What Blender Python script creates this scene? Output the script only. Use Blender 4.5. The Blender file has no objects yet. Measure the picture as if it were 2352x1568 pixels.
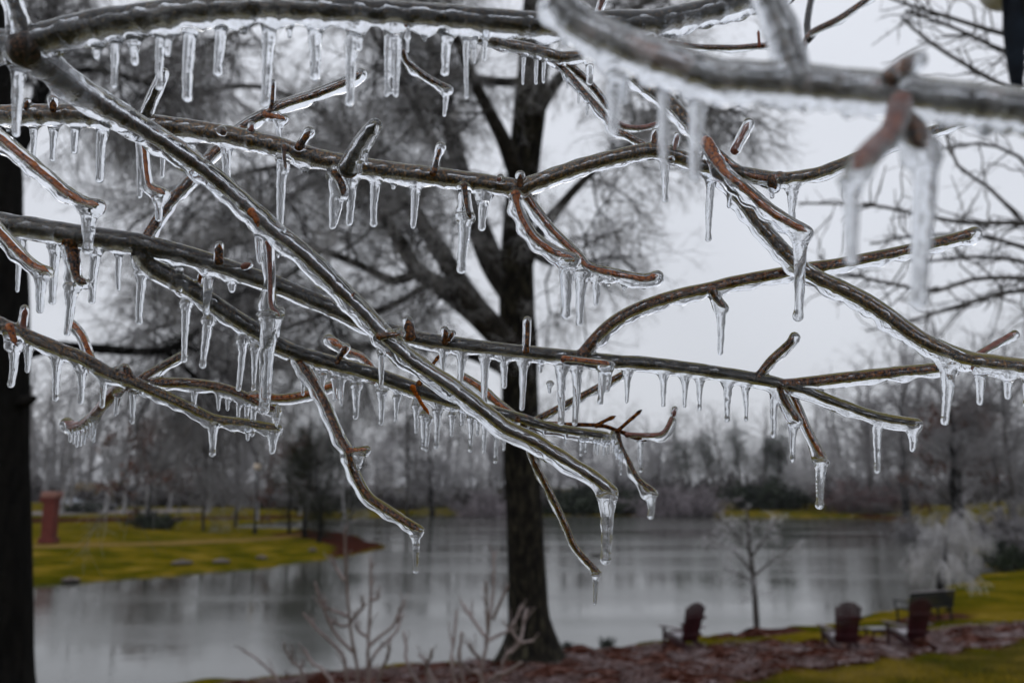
import bpy, math, random
import numpy as np
from mathutils import Vector

# ------------------------------------------------------------------ camera
S = bpy.context.scene
COL = S.collection
RNG = np.random.default_rng(11)
random.seed(5)
CAM = np.array([0.0, 0.0, 4.2])
FPX = 2037.0                      # focal length in photo pixels (photo taken as 2352 x 1568)
CX, CY = 1176.0, 784.0
PITCH = math.radians(9.45)
FW = np.array([0, math.cos(PITCH), math.sin(PITCH)])
UP = np.array([0, -math.sin(PITCH), math.cos(PITCH)])
RT = np.array([1.0, 0, 0])
cam_d = bpy.data.cameras.new('camera')
cam = bpy.data.objects.new('camera', cam_d)
COL.objects.link(cam)
cam.location = CAM
cam.rotation_euler = (math.radians(90) + PITCH, 0, 0)
cam_d.sensor_width = 36.0
cam_d.lens = FPX / 2352 * 36.0
cam_d.clip_start = 0.02
cam_d.clip_end = 4000
cam_d.dof.use_dof = True
cam_d.dof.focus_distance = 0.62
cam_d.dof.aperture_fstop = 7.6
cam_d.dof.aperture_blades = 7
S.camera = cam

# ------------------------------------------------------------------ world, sun, exposure
SUN_EL, SUN_ROT = math.radians(42), math.radians(205)
W = bpy.data.worlds.new('World')
S.world = W
W.use_nodes = True
nt = W.node_tree
nt.nodes.clear()
def wn(t, **k):
    n = nt.nodes.new(t)
    for a, b in k.items():
        setattr(n, a, b)
    return n
sky = wn('ShaderNodeTexSky', sky_type='NISHITA', sun_disc=False, sun_elevation=SUN_EL, sun_rotation=SUN_ROT,
         air_density=1.0, dust_density=4.0)
tc = wn('ShaderNodeTexCoord')
sep = wn('ShaderNodeSeparateXYZ')
nt.links.new(tc.outputs['Generated'], sep.inputs[0])
rmp = wn('ShaderNodeValToRGB')            # the even overcast layer, a little brighter towards the zenith
rmp.color_ramp.elements[0].position = 0.0
rmp.color_ramp.elements[0].color = (0.555, 0.573, 0.615, 1)
rmp.color_ramp.elements[1].position = 0.75
rmp.color_ramp.elements[1].color = (0.735, 0.765, 0.835, 1)
nt.links.new(sep.outputs['Z'], rmp.inputs[0])
cn = wn('ShaderNodeTexNoise')
cn.inputs['Scale'].default_value = 2.2
cn.inputs['Detail'].default_value = 4
nt.links.new(tc.outputs['Generated'], cn.inputs['Vector'])
cm = wn('ShaderNodeMapRange')
cm.inputs[1].default_value, cm.inputs[2].default_value = 0.3, 0.7
cm.inputs[3].default_value, cm.inputs[4].default_value = 9.2, 10.4
nt.links.new(cn.outputs[0], cm.inputs[0])
sc = wn('ShaderNodeVectorMath', operation='SCALE')
nt.links.new(rmp.outputs[0], sc.inputs[0])
nt.links.new(cm.outputs[0], sc.inputs['Scale'])
mx = wn('ShaderNodeMix', data_type='RGBA')
mx.inputs[0].default_value = 0.95
nt.links.new(sky.outputs[0], mx.inputs[6])
nt.links.new(sc.outputs[0], mx.inputs[7])
bg = wn('ShaderNodeBackground')
bg.inputs['Strength'].default_value = 0.119
nt.links.new(mx.outputs[2], bg.inputs[0])
out = wn('ShaderNodeOutputWorld')
nt.links.new(bg.outputs[0], out.inputs[0])

sd = bpy.data.lights.new('sun', 'SUN')
sd.energy = 0.5
sd.angle = math.radians(40)
sd.color = (1.0, 0.97, 0.93)
sun = bpy.data.objects.new('sun', sd)
COL.objects.link(sun)
_dir = Vector((math.sin(SUN_ROT) * math.cos(SUN_EL), math.cos(SUN_ROT) * math.cos(SUN_EL), math.sin(SUN_EL)))
sun.rotation_euler = _dir.to_track_quat('Z', 'Y').to_euler()

S.view_settings.view_transform = 'Standard'
S.view_settings.look = 'None'
S.view_settings.exposure = 0.0
S.view_settings.gamma = 1.0
S.view_settings.use_curve_mapping = False
cy = S.cycles
cy.max_bounces = 14
cy.diffuse_bounces = 3
cy.glossy_bounces = 4
cy.transmission_bounces = 14
cy.transparent_max_bounces = 8
cy.volume_bounces = 0
cy.caustics_reflective = True
cy.caustics_refractive = True
cy.sample_clamp_indirect = 8
cy.use_denoising = True

# ------------------------------------------------------------------ geometry of the view
def P(x, y, d):
    return CAM + d * (FW + (x - CX) / FPX * RT - (y - CY) / FPX * UP)

def ray(x, y):
    v = FW + (x - CX) / FPX * RT - (y - CY) / FPX * UP
    return v / np.linalg.norm(v)

def hit_z(x, y, z=0.0):
    v = ray(x, y)
    return CAM + v * ((z - CAM[2]) / v[2])

def drop(x, y, d, xb, yb):
    """the lower end of a plumb line from image point x, y at depth d, seen at xb, yb"""
    F0, U0 = d, -(y - CY) / FPX * d
    k = (CY - yb) / FPX
    L = (U0 - k * F0) / (math.cos(PITCH) - k * math.sin(PITCH))
    F1, U1 = F0 - L * math.sin(PITCH), U0 - L * math.cos(PITCH)
    return CAM + F1 * FW + U1 * UP + (xb - CX) / FPX * F1 * RT

# ------------------------------------------------------------------ mesh helpers
def mesh_np(name, V, F, mat, smooth=True, attrs=None):
    """V (n,3); F (m,4) or (m,3) int array or list of such"""
    me = bpy.data.meshes.new(name)
    Fs = F if isinstance(F, list) else [F]
    Fs = [np.asarray(f, dtype=np.int32) for f in Fs if len(f)]
    V = np.ascontiguousarray(V, dtype=np.float32)
    me.vertices.add(len(V))
    me.vertices.foreach_set('co', V.ravel())
    loops = np.concatenate([f.ravel() for f in Fs])
    tot = np.concatenate([np.full(len(f), f.shape[1], np.int32) for f in Fs])
    start = np.concatenate([[0], np.cumsum(tot)[:-1]]).astype(np.int32)
    me.loops.add(len(loops))
    me.loops.foreach_set('vertex_index', loops)
    me.polygons.add(len(tot))
    me.polygons.foreach_set('loop_start', start)
    me.polygons.foreach_set('loop_total', tot)
    me.polygons.foreach_set('use_smooth', np.full(len(tot), smooth, dtype=bool))
    if attrs:
        for k, a in attrs.items():
            at = me.attributes.new(k, 'FLOAT', 'POINT')
            at.data.foreach_set('value', np.ascontiguousarray(a, dtype=np.float32))
    me.materials.append(mat)
    me.update(calc_edges=True)
    me.validate()
    return me

def link(name, me, parent=None, loc=(0, 0, 0), rotz=0.0):
    o = bpy.data.objects.new(name, me)
    COL.objects.link(o)
    o.location = loc
    o.rotation_euler = (0, 0, rotz)
    if parent is not None:
        o.parent = parent
    return o

def thing(name, label, cat, loc=(0, 0, 0), rotz=0.0, group=None):
    o = bpy.data.objects.new(name, None)
    COL.objects.link(o)
    o.empty_display_size = 0.1
    o.location = loc
    o.rotation_euler = (0, 0, rotz)
    tag(o, label, cat, group)
    return o

def tag(o, label=None, cat=None, group=None, kind=None):
    if label: o['label'] = label
    if cat: o['category'] = cat
    if group: o['group'] = group
    if kind: o['kind'] = kind
    return o

def sines(seed, n=5, lo=1.0, hi=6.0):
    r = np.random.default_rng(seed)
    return r.uniform(lo, hi, n), r.uniform(0, 6.283, n), r.uniform(0.4, 1.0, n)

def wob(s, seed, lo=1.0, hi=6.0, n=5):
    k, ph, am = sines(seed, n, lo, hi)
    return (np.sin(np.outer(s, k) + ph) * am).sum(1) / am.sum()

def wob2(s, a, seed, lo, hi, n=8, mmax=4):
    r = np.random.default_rng(seed)
    k, ph, am = r.uniform(lo, hi, n), r.uniform(0, 6.283, n), r.uniform(0.4, 1, n)
    m = r.integers(0, mmax + 1, n)
    o = np.zeros((len(s), len(a)))
    for i in range(n):
        o += am[i] * np.sin(k[i] * s[:, None] + m[i] * a[None, :] + ph[i])
    return o / am.sum()

def catmull(pts, step):
    p = np.asarray(pts, float)
    if len(p) == 2:
        n = max(3, int(np.linalg.norm(p[1, :2] - p[0, :2]) / step) + 1)
        t = np.linspace(0, 1, n)[:, None]
        return p[0] * (1 - t) + p[1] * t
    e = np.vstack([2 * p[0] - p[1], p, 2 * p[-1] - p[-2]])
    o = []
    for i in range(1, len(e) - 2):
        n = max(2, int(np.linalg.norm(e[i + 1, :2] - e[i, :2]) / step))
        t = np.linspace(0, 1, n, endpoint=False)[:, None]
        a, b, c, d = e[i - 1], e[i], e[i + 1], e[i + 2]
        o.append(0.5 * (2 * b + (c - a) * t + (2 * a - 5 * b + 4 * c - d) * t ** 2 + (3 * b - a - 3 * c + d) * t ** 3))
    o.append(p[-1][None])
    return np.vstack(o)

def frames(C):
    T = np.gradient(C, axis=0)
    T /= np.linalg.norm(T, axis=1)[:, None] + 1e-12
    ref = np.tile(np.array([0, 0, 1.0]), (len(C), 1))
    alt = np.array([1.0, 0, 0])
    w = np.clip((np.abs(T[:, 2]) - 0.93) / 0.06, 0, 1)[:, None]
    ref = ref * (1 - w) + alt * w
    U = ref - (ref * T).sum(1)[:, None] * T
    U /= np.linalg.norm(U, axis=1)[:, None] + 1e-12
    return T, U, np.cross(T, U)

def tube(C, R, m, round_start=True, round_end=True, nub=1.0):
    """C (n,3), R (n,) or (n,m) radii -> closed tube with rounded ends"""
    C = np.asarray(C, float)
    T, U, Vv = frames(C)
    R = np.asarray(R, float)
    if R.ndim == 1:
        R = np.tile(R[:, None], (1, m))
    a = np.arange(m) * 2 * math.pi / m
    def ring(c, u, v, r):
        return c + r[:, None] * (np.cos(a)[:, None] * u + np.sin(a)[:, None] * v)
    rings = []
    th = [1.35, 1.05, 0.7, 0.35]
    if round_start:
        for t in th:
            rings.append(ring(C[0] - T[0] * R[0].mean() * math.sin(t) * nub, U[0], Vv[0], R[0] * math.cos(t)))
    for i in range(len(C)):
        rings.append(ring(C[i], U[i], Vv[i], R[i]))
    if round_end:
        for t in reversed(th):
            rings.append(ring(C[-1] + T[-1] * R[-1].mean() * math.sin(t) * nub, U[-1], Vv[-1], R[-1] * math.cos(t)))
    n = len(rings)
    V = np.vstack(rings)
    i, j = np.meshgrid(np.arange(n - 1), np.arange(m), indexing='ij')
    A = i * m + j
    B = i * m + (j + 1) % m
    F = np.stack([A, B, B + m, A + m], -1).reshape(-1, 4)
    p0 = rings[0].mean(0)
    p1 = rings[-1].mean(0)
    V = np.vstack([V, p0, p1])
    k = len(V) - 2
    jj = np.arange(m)
    c0 = np.stack([np.full(m, k), (jj + 1) % m, jj], -1)
    c1 = np.stack([np.full(m, k + 1), (n - 1) * m + jj, (n - 1) * m + (jj + 1) % m], -1)
    return V, F, np.vstack([c0, c1])

def prisms(Pl, R, sides=3):
    """many open polyline sticks at once: Pl (N,K,3), R (N,K)"""
    N, K, _ = Pl.shape
    T = np.gradient(Pl, axis=1)
    T /= np.linalg.norm(T, axis=2, keepdims=True) + 1e-12
    ref = np.zeros_like(T)
    ref[..., 2] = 1
    st = np.abs(T[..., 2]) > 0.9
    ref[st] = (1, 0, 0)
    U = np.cross(T, ref)
    U /= np.linalg.norm(U, axis=2, keepdims=True) + 1e-12
    Vv = np.cross(T, U)
    a = np.arange(sides) * 2 * math.pi / sides
    V = Pl[:, :, None, :] + R[:, :, None, None] * (np.cos(a)[None, None, :, None] * U[:, :, None, :] + np.sin(a)[None, None, :, None] * Vv[:, :, None, :])
    idx = np.arange(N * K * sides).reshape(N, K, sides)
    A = idx[:, :-1, :]
    B = np.roll(idx, -1, axis=2)[:, :-1, :]
    D = idx[:, 1:, :]
    E = np.roll(idx, -1, axis=2)[:, 1:, :]
    F = np.stack([A, B, E, D], -1).reshape(-1, 4)
    return V.reshape(-1, 3), F

class Boxes:
    """collects oriented chamfered boxes into one mesh"""
    def __init__(s):
        s.V, s.F, s.n = [], [], 0
    def box(s, c, size, rx=0.0, ry=0.0, rz=0.0, ch=0.006):
        hx, hy, hz = [v / 2 for v in size]
        ch = min(ch, hx * 0.45, hy * 0.45, hz * 0.45)
        pts = []
        for sx in (-1, 1):
            for sy in (-1, 1):
                for sz in (-1, 1):
                    pts += [(sx * hx, sy * (hy - ch), sz * (hz - ch)), (sx * (hx - ch), sy * hy, sz * (hz - ch)), (sx * (hx - ch), sy * (hy - ch), sz * hz)]
        pts = np.array(pts)
        def ix(sx, sy, sz, k): return ((sx > 0) * 4 + (sy > 0) * 2 + (sz > 0)) * 3 + k
        q, t = [], []
        for s1 in (-1, 1):
            q.append([ix(s1, -1, -1, 0), ix(s1, 1, -1, 0), ix(s1, 1, 1, 0), ix(s1, -1, 1, 0)])
            q.append([ix(-1, s1, -1, 1), ix(1, s1, -1, 1), ix(1, s1, 1, 1), ix(-1, s1, 1, 1)])
            q.append([ix(-1, -1, s1, 2), ix(1, -1, s1, 2), ix(1, 1, s1, 2), ix(-1, 1, s1, 2)])
            for s2 in (-1, 1):
                q.append([ix(s1, s2, -1, 0), ix(s1, s2, 1, 0), ix(s1, s2, 1, 1), ix(s1, s2, -1, 1)])
                q.append([ix(s1, -1, s2, 0), ix(s1, 1, s2, 0), ix(s1, 1, s2, 2), ix(s1, -1, s2, 2)])
                q.append([ix(-1, s1, s2, 1), ix(1, s1, s2, 1), ix(1, s1, s2, 2), ix(-1, s1, s2, 2)])
                for s3 in (-1, 1):
                    t.append([ix(s1, s2, s3, 0), ix(s1, s2, s3, 1), ix(s1, s2, s3, 2)])
        # wind every face outwards
        def fix(f):
            f = list(f)
            p = pts[f]
            nrm = np.cross(p[1] - p[0], p[2] - p[1])
            return f if np.dot(nrm, p.mean(0)) > 0 else f[::-1]
        q = [fix(f) for f in q]
        t = [fix(f) for f in t]
        cx_, sx_ = math.cos(rx), math.sin(rx)
        cy_, sy_ = math.cos(ry), math.sin(ry)
        cz_, sz_ = math.cos(rz), math.sin(rz)
        Rx = np.array([[1, 0, 0], [0, cx_, -sx_], [0, sx_, cx_]])
        Ry = np.array([[cy_, 0, sy_], [0, 1, 0], [-sy_, 0, cy_]])
        Rz = np.array([[cz_, -sz_, 0], [sz_, cz_, 0], [0, 0, 1]])
        s.V.append(pts @ (Rz @ Ry @ Rx).T + np.array(c))
        s.F.append((np.array(q) + s.n, np.array(t) + s.n))
        s.n += len(pts)
        return s
    def mesh(s, name, mat):
        return mesh_np(name, np.vstack(s.V), [np.vstack([f[0] for f in s.F]), np.vstack([f[1] for f in s.F])], mat, smooth=False)

# ------------------------------------------------------------------ materials
def new_mat(name):
    m = bpy.data.materials.new(name)
    m.use_nodes = True
    n = m.node_tree
    n.nodes.clear()
    o = n.nodes.new('ShaderNodeOutputMaterial')
    return m, n, o

def N(n, t, **k):
    x = n.nodes.new(t)
    for a, b in k.items():
        setattr(x, a, b)
    return x

def noise_ramp(n, vec, scale, stops, detail=4, rough=0.55, stretch=None):
    if stretch is not None:
        mp = N(n, 'ShaderNodeMapping')
        mp.inputs['Scale'].default_value = stretch
        n.links.new(vec, mp.inputs[0])
        vec = mp.outputs[0]
    nz = N(n, 'ShaderNodeTexNoise')
    nz.inputs['Scale'].default_value = scale
    nz.inputs['Detail'].default_value = detail
    nz.inputs['Roughness'].default_value = rough
    n.links.new(vec, nz.inputs['Vector'])
    r = N(n, 'ShaderNodeValToRGB')
    e = r.color_ramp.elements
    e[0].position, e[0].color = stops[0][0], (*stops[0][1], 1)
    e[1].position, e[1].color = stops[-1][0], (*stops[-1][1], 1)
    for p, c in stops[1:-1]:
        x = e.new(p)
        x.color = (*c, 1)
    n.links.new(nz.outputs[0], r.inputs[0])
    return r.outputs[0], nz.outputs[0]

def bark_mat(name, stops, scale, rough=0.7, bump=0.4, bdist=0.0006, bscale=None, stretch=None, spec=0.3):
    m, n, o = new_mat(name)
    tcn = N(n, 'ShaderNodeTexCoord')
    col, fac = noise_ramp(n, tcn.outputs['Object'], scale, stops, stretch=stretch)
    b = N(n, 'ShaderNodeBsdfPrincipled')
    b.inputs['Roughness'].default_value = rough
    b.inputs['Specular IOR Level'].default_value = spec
    n.links.new(col, b.inputs['Base Color'])
    if bump:
        nz = N(n, 'ShaderNodeTexNoise')
        nz.inputs['Scale'].default_value = bscale or scale * 3
        nz.inputs['Detail'].default_value = 5
        n.links.new(tcn.outputs['Object'], nz.inputs['Vector'])
        bp = N(n, 'ShaderNodeBump')
        bp.inputs['Strength'].default_value = bump
        bp.inputs['Distance'].default_value = bdist
        n.links.new(nz.outputs[0], bp.inputs['Height'])
        n.links.new(bp.outputs[0], b.inputs['Normal'])
    n.links.new(b.outputs[0], o.inputs[0])
    return m

M = {}
M['bark'] = bark_mat('branch_bark', [(0.42, (0.003, 0.0027, 0.002)), (0.55, (0.018, 0.012, 0.006)), (0.70, (0.105, 0.062, 0.024))], 520, bscale=2600)
M['olive'] = bark_mat('olive_bark', [(0.40, (0.006, 0.0042, 0.002)), (0.53, (0.060, 0.028, 0.005)), (0.69, (0.27, 0.122, 0.016))], 480, bscale=2600)
M['dark'] = bark_mat('dark_twig_bark', [(0.36, (0.006, 0.005, 0.004)), (0.5, (0.024, 0.013, 0.008)), (0.68, (0.085, 0.038, 0.020))], 520, bscale=2600)
M['orange'] = bark_mat('orange_twig_bark', [(0.36, (0.030, 0.007, 0.002)), (0.48, (0.28, 0.062, 0.003)), (0.70, (0.46, 0.135, 0.010))], 420, bscale=1800, spec=0.1, bump=0.8)
M['red'] = bark_mat('red_twig_bark', [(0.30, (0.07, 0.02, 0.012)), (0.52, (0.19, 0.052, 0.028)), (0.72, (0.28, 0.105, 0.06))], 380, bscale=2200)
M['patchy'] = bark_mat('patchy_red_bark', [(0.42, (0.018, 0.016, 0.014)), (0.56, (0.085, 0.072, 0.065)), (0.68, (0.28, 0.14, 0.11))], 60, bscale=1200)
M['brown'] = bark_mat('brown_twig_bark', [(0.40, (0.008, 0.003, 0.0015)), (0.52, (0.080, 0.025, 0.004)), (0.69, (0.30, 0.098, 0.013))], 460, bscale=1800, spec=0.1, bump=0.8)

def ice_mat(name, bscale, bdist, bstr, cloud, stretch, cscale=260, col=(0.975, 0.985, 1.0)):
    m, n, o = new_mat(name)
    tcn = N(n, 'ShaderNodeTexCoord')
    g = N(n, 'ShaderNodeBsdfGlass')
    g.inputs['IOR'].default_value = 1.31
    g.inputs['Roughness'].default_value = 0.0
    g.inputs['Color'].default_value = (*col, 1)
    nz = N(n, 'ShaderNodeTexNoise')
    nz.inputs['Scale'].default_value = bscale
    nz.inputs['Detail'].default_value = 3
    n.links.new(tcn.outputs['Object'], nz.inputs['Vector'])
    bp = N(n, 'ShaderNodeBump')
    bp.inputs['Strength'].default_value = bstr
    bp.inputs['Distance'].default_value = bdist
    n.links.new(nz.outputs[0], bp.inputs['Height'])
    n.links.new(bp.outputs[0], g.inputs['Normal'])
    last = g.outputs[0]
    if cloud:                                   # milky bubbles frozen into the ice
        d = N(n, 'ShaderNodeBsdfDiffuse')
        d.inputs['Color'].default_value = (0.80, 0.83, 0.88, 1)
        tr = N(n, 'ShaderNodeBsdfTranslucent')
        tr.inputs['Color'].default_value = (0.80, 0.83, 0.88, 1)
        w = N(n, 'ShaderNodeMixShader')
        w.inputs[0].default_value = 0.5
        n.links.new(d.outputs[0], w.inputs[1]); n.links.new(tr.outputs[0], w.inputs[2])
        _, f = noise_ramp(n, tcn.outputs['Object'], cscale, [(0, (0, 0, 0)), (1, (1, 1, 1))], detail=5, rough=0.65, stretch=stretch)
        mr = N(n, 'ShaderNodeMapRange')
        mr.inputs[1].default_value, mr.inputs[2].default_value = 0.40, 0.66
        mr.inputs[3].default_value, mr.inputs[4].default_value = cloud
        n.links.new(f, mr.inputs[0])
        x = N(n, 'ShaderNodeMixShader')
        n.links.new(mr.outputs[0], x.inputs[0]); n.links.new(g.outputs[0], x.inputs[1]); n.links.new(w.outputs[0], x.inputs[2])
        last = x.outputs[0]
    n.links.new(last, o.inputs[0])
    return m
M['ice'] = ice_mat('clear_ice', 300, 0.0006, 0.35, (0.0, 0.07), (1, 1, 1))
M['icicle'] = ice_mat('icicle_ice', 420, 0.0006, 0.50, (0.02, 0.24), (1, 1, 0.3))
M['milky'] = ice_mat('milky_ice', 300, 0.0006, 0.35, (0.06, 0.34), (1, 1, 1), cscale=120)
M['inner'] = ice_mat('ice_inner_face', 900, 0.0007, 0.8, None, None)
# ------------------------------------------------------------------ lake outline and terrain
def wz(pts):
    return [tuple(hit_z(x, y, 0.0)[:2]) for x, y in pts]
near = wz([(560, 1567), (900, 1538), (1200, 1508), (1300, 1499), (1460, 1484), (1620, 1468), (1840, 1447), (1990, 1424), (2060, 1398), (2200, 1342), (2285, 1313)])
right = wz([(2272, 1291), (2222, 1252), (2150, 1221), (2080, 1197), (1950, 1188), (1700, 1185), (1500, 1184), (1300, 1184), (1100, 1182), (900, 1184), (780, 1190), (640, 1197), (535, 1206)])
left = wz([(565, 1214), (700, 1216), (800, 1227), (888, 1256), (760, 1283), (600, 1303), (300, 1328), (65, 1346), (-300, 1372)])
LAKE = np.array([(-34, 13), (-16, 16.5)] + near + right + left + [(-70, 34), (-75, 18)])

def poly_sd(X, Y, poly):
    """signed distance, positive outside"""
    x, y = X.ravel(), Y.ravel()
    d = np.full(len(x), 1e9)
    ins = np.zeros(len(x), bool)
    n = len(poly)
    for i in range(n):
        ax, ay = poly[i]
        bx, by = poly[(i + 1) % n]
        ex, ey = bx - ax, by - ay
        t = np.clip(((x - ax) * ex + (y - ay) * ey) / (ex * ex + ey * ey + 1e-12), 0, 1)
        d = np.minimum(d, (x - ax - t * ex) ** 2 + (y - ay - t * ey) ** 2)
        c = ((ay > y) != (by > y)) & (x < ex * (y - ay) / (ey + 1e-12) + ax)
        ins ^= c
    d = np.sqrt(d)
    return np.where(ins, -d, d).reshape(X.shape)

def sstep(a, b, x):
    t = np.clip((x - a) / (b - a), 0, 1)
    return t * t * (3 - 2 * t)

def height(X, Y):
    X, Y = np.asarray(X, float), np.asarray(Y, float)
    s = poly_sd(X, Y, LAKE)
    s = s + 0.25 * np.sin(X * 1.7 + 0.6 * np.sin(Y * 1.1)) + 0.15 * np.sin(X * 3.9 + Y * 2.3)
    dist = np.hypot(X, Y)
    w = sstep(24, 46, dist)
    slope = 0.105 * (1 - w) + (0.030 + 0.035 * sstep(10, 30, X)) * w
    cap = 2.4 * (1 - w) + 5.0 * w
    land = 0.16 * (1 - np.exp(-np.clip(s, 0, None) / 0.35)) + np.clip(s, 0, None) * slope
    land = cap * (1 - np.exp(-land / cap))
    land += 0.05 * np.sin(X * 0.6 + 1.3) * np.sin(Y * 0.5) * np.clip(s, 0, 1)
    return np.where(s < 0, np.maximum(s * 0.35, -1.2), land)

def hit_ground(x, y):
    v = ray(x, y)
    t = np.concatenate([np.linspace(4, 60, 900), np.linspace(60, 400, 1400)])
    p = CAM[None] + v[None] * t[:, None]
    below = p[:, 2] < np.maximum(height(p[:, 0], p[:, 1]), 0.0)
    k = int(np.argmax(below)) if below.any() else len(t) - 1
    return np.array([p[k, 0], p[k, 1], float(height(p[k, 0], p[k, 1]))])

def gpoly(pts):
    return np.array([tuple(hit_ground(x, y)[:2]) for x, y in pts])

MULCH = [gpoly([(400, 1600), (560, 1566), (900, 1537), (1200, 1507), (1300, 1498), (1526, 1479), (1640, 1487), (1750, 1480), (1900, 1482), (2000, 1470), (2136, 1450), (2352, 1429), (2480, 1415),
                (2480, 1460), (2352, 1478), (2095, 1514), (1903, 1535), (1740, 1563), (1600, 1590), (1300, 1640), (600, 1690)]),
         gpoly([(1618, 1466), (1700, 1452), (1780, 1444), (1840, 1446), (1850, 1455), (1760, 1464), (1660, 1472)]),
         gpoly([(2050, 1424), (2120, 1414), (2200, 1408), (2235, 1410), (2225, 1420), (2120, 1432), (2060, 1436)]),
         gpoly([(620, 1228), (700, 1216), (800, 1227), (886, 1255), (800, 1275), (755, 1281), (770, 1255), (720, 1238)]),
         gpoly([(1040, 1180), (1180, 1181), (1180, 1174), (1060, 1174)]),
         gpoly([(1430, 1183), (1560, 1183), (1560, 1172), (1440, 1172)]),
         gpoly([(1960, 1187), (2085, 1196), (2085, 1186), (1990, 1180)]),
         gpoly([(590, 1192), (655, 1190), (655, 1182), (590, 1184)]),
         gpoly([(60, 1200), (380, 1194), (700, 1188), (700, 1183), (380, 1187), (60, 1190)]),
         gpoly([(2290, 1248), (2352, 1225), (2400, 1215), (2400, 1235), (2352, 1252), (2300, 1268)])]
PATH = [gpoly([(-100, 1252), (60, 1250), (300, 1245), (560, 1236), (700, 1226), (705, 1229), (560, 1243), (300, 1253), (60, 1258), (-100, 1262)]),
        gpoly([(2285, 1302), (2352, 1281), (2420, 1268), (2420, 1284), (2352, 1296), (2295, 1313)])]
ROAD = [gpoly([(-100, 1184), (120, 1182), (300, 1178), (480, 1174), (480, 1168), (300, 1170), (120, 1173), (-100, 1176)])]

# one ground sheet, fine in front of the lens, out to the horizon
ang = np.radians(np.concatenate([np.linspace(-180, -50, 40, endpoint=False), np.linspace(-50, 50, 330, endpoint=False), np.linspace(50, 180, 41)]))
rad = np.concatenate([np.linspace(0.6, 10, 14, endpoint=False), np.geomspace(10, 40, 130, endpoint=False), np.geomspace(40, 250, 110, endpoint=False), np.geomspace(250, 3000, 24)])
Rg, Ag = np.meshgrid(rad, ang, indexing='ij')
Xg, Yg = Rg * np.sin(Ag), Rg * np.cos(Ag)
Zg = height(Xg, Yg)
def soft_mask(polys):
    m = np.zeros(Xg.shape)
    for p in polys:
        sdm = poly_sd(Xg, Yg, p)
        wdt = 0.28 + 0.014 * np.hypot(Xg, Yg)
        m = np.maximum(m, np.clip(0.5 - sdm / (2 * wdt), 0, 1))
    return m
mk, pk, rk = soft_mask(MULCH), soft_mask(PATH), soft_mask(ROAD)
lump = np.zeros(Xg.shape)
lr = np.random.default_rng(4)
for i in range(26):
    th = lr.uniform(0, 3.14)
    k = lr.uniform(2.0, 9.0)
    lump += lr.uniform(.4, 1) * np.sin(k * (Xg * math.cos(th) + Yg * math.sin(th)) + lr.uniform(0, 6.28)) / (0.5 + k * 0.25)
near_w = 1 - sstep(26, 40, Rg)
Zg = Zg + np.where(Zg > -0.02, mk * near_w * (0.05 + 0.045 * lump), 0) - pk * 0.03
nr, na = Xg.shape
ii, jj = np.meshgrid(np.arange(nr - 1), np.arange(na - 1), indexing='ij')
A_ = ii * na + jj
Fg = np.stack([A_, A_ + na, A_ + na + 1, A_ + 1], -1).reshape(-1, 4)[:, ::-1]
Vg = np.stack([Xg, Yg, Zg], -1).reshape(-1, 3)

m, n, o = new_mat('ground_cover')
tcn = N(n, 'ShaderNodeTexCoord')
obv = tcn.outputs['Object']
g1, g1f = noise_ramp(n, obv, 0.45, [(0.32, (0.040, 0.044, 0.0022)), (0.46, (0.074, 0.067, 0.0036)), (0.58, (0.138, 0.103, 0.009)), (0.74, (0.22, 0.155, 0.030))], detail=5, rough=0.6)
g2, g2f = noise_ramp(n, obv, 9.0, [(0.3, (0.55, 0.55, 0.5)), (0.7, (1.25, 1.2, 1.1))], detail=6, rough=0.7)
gm = N(n, 'ShaderNodeMix', data_type='RGBA', blend_type='MULTIPLY')
gm.inputs[0].default_value = 1
n.links.new(g1, gm.inputs[6]); n.links.new(g2, gm.inputs[7])
m1, m1f = noise_ramp(n, obv, 4.2, [(0.37, (0.010, 0.0035, 0.002)), (0.49, (0.042, 0.014, 0.009)), (0.58, (0.105, 0.052, 0.042)), (0.74, (0.26, 0.185, 0.17))], detail=7, rough=0.68)
md, mdf = noise_ramp(n, obv, 4.0, [(0.35, (0.020, 0.006, 0.004)), (0.7, (0.055, 0.018, 0.012))], detail=5)
# far beds are plain dark bark, the near bed is frosted pine straw
cd = N(n, 'ShaderNodeVectorMath', operation='LENGTH')
n.links.new(obv, cd.inputs[0])
cdm = N(n, 'ShaderNodeMapRange')
cdm.inputs[1].default_value, cdm.inputs[2].default_value = 26, 36
n.links.new(cd.outputs['Value'], cdm.inputs[0])
mm = N(n, 'ShaderNodeMix', data_type='RGBA')
n.links.new(cdm.outputs[0], mm.inputs[0]); n.links.new(m1, mm.inputs[6]); n.links.new(md, mm.inputs[7])
p1, p1f = noise_ramp(n, obv, 2.0, [(0.35, (0.13, 0.085, 0.02)), (0.7, (0.20, 0.135, 0.05))], detail=4)
r1, r1f = noise_ramp(n, obv, 1.0, [(0.35, (0.14, 0.125, 0.125)), (0.7, (0.21, 0.19, 0.19))], detail=4)
def edge(attr, width=0.25):
    at = N(n, 'ShaderNodeAttribute', attribute_name=attr)
    ad = N(n, 'ShaderNodeMath', operation='MULTIPLY_ADD')
    n.links.new(g2f, ad.inputs[0]); ad.inputs[1].default_value = 0.5; 
    n.links.new(at.outputs['Fac'], ad.inputs[2])
    mr = N(n, 'ShaderNodeMapRange')
    mr.inputs[1].default_value, mr.inputs[2].default_value = 0.75 - width / 2, 0.75 + width / 2
    n.links.new(ad.outputs[0], mr.inputs[0])
    return mr.outputs[0]
cur = gm.outputs[2]
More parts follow.
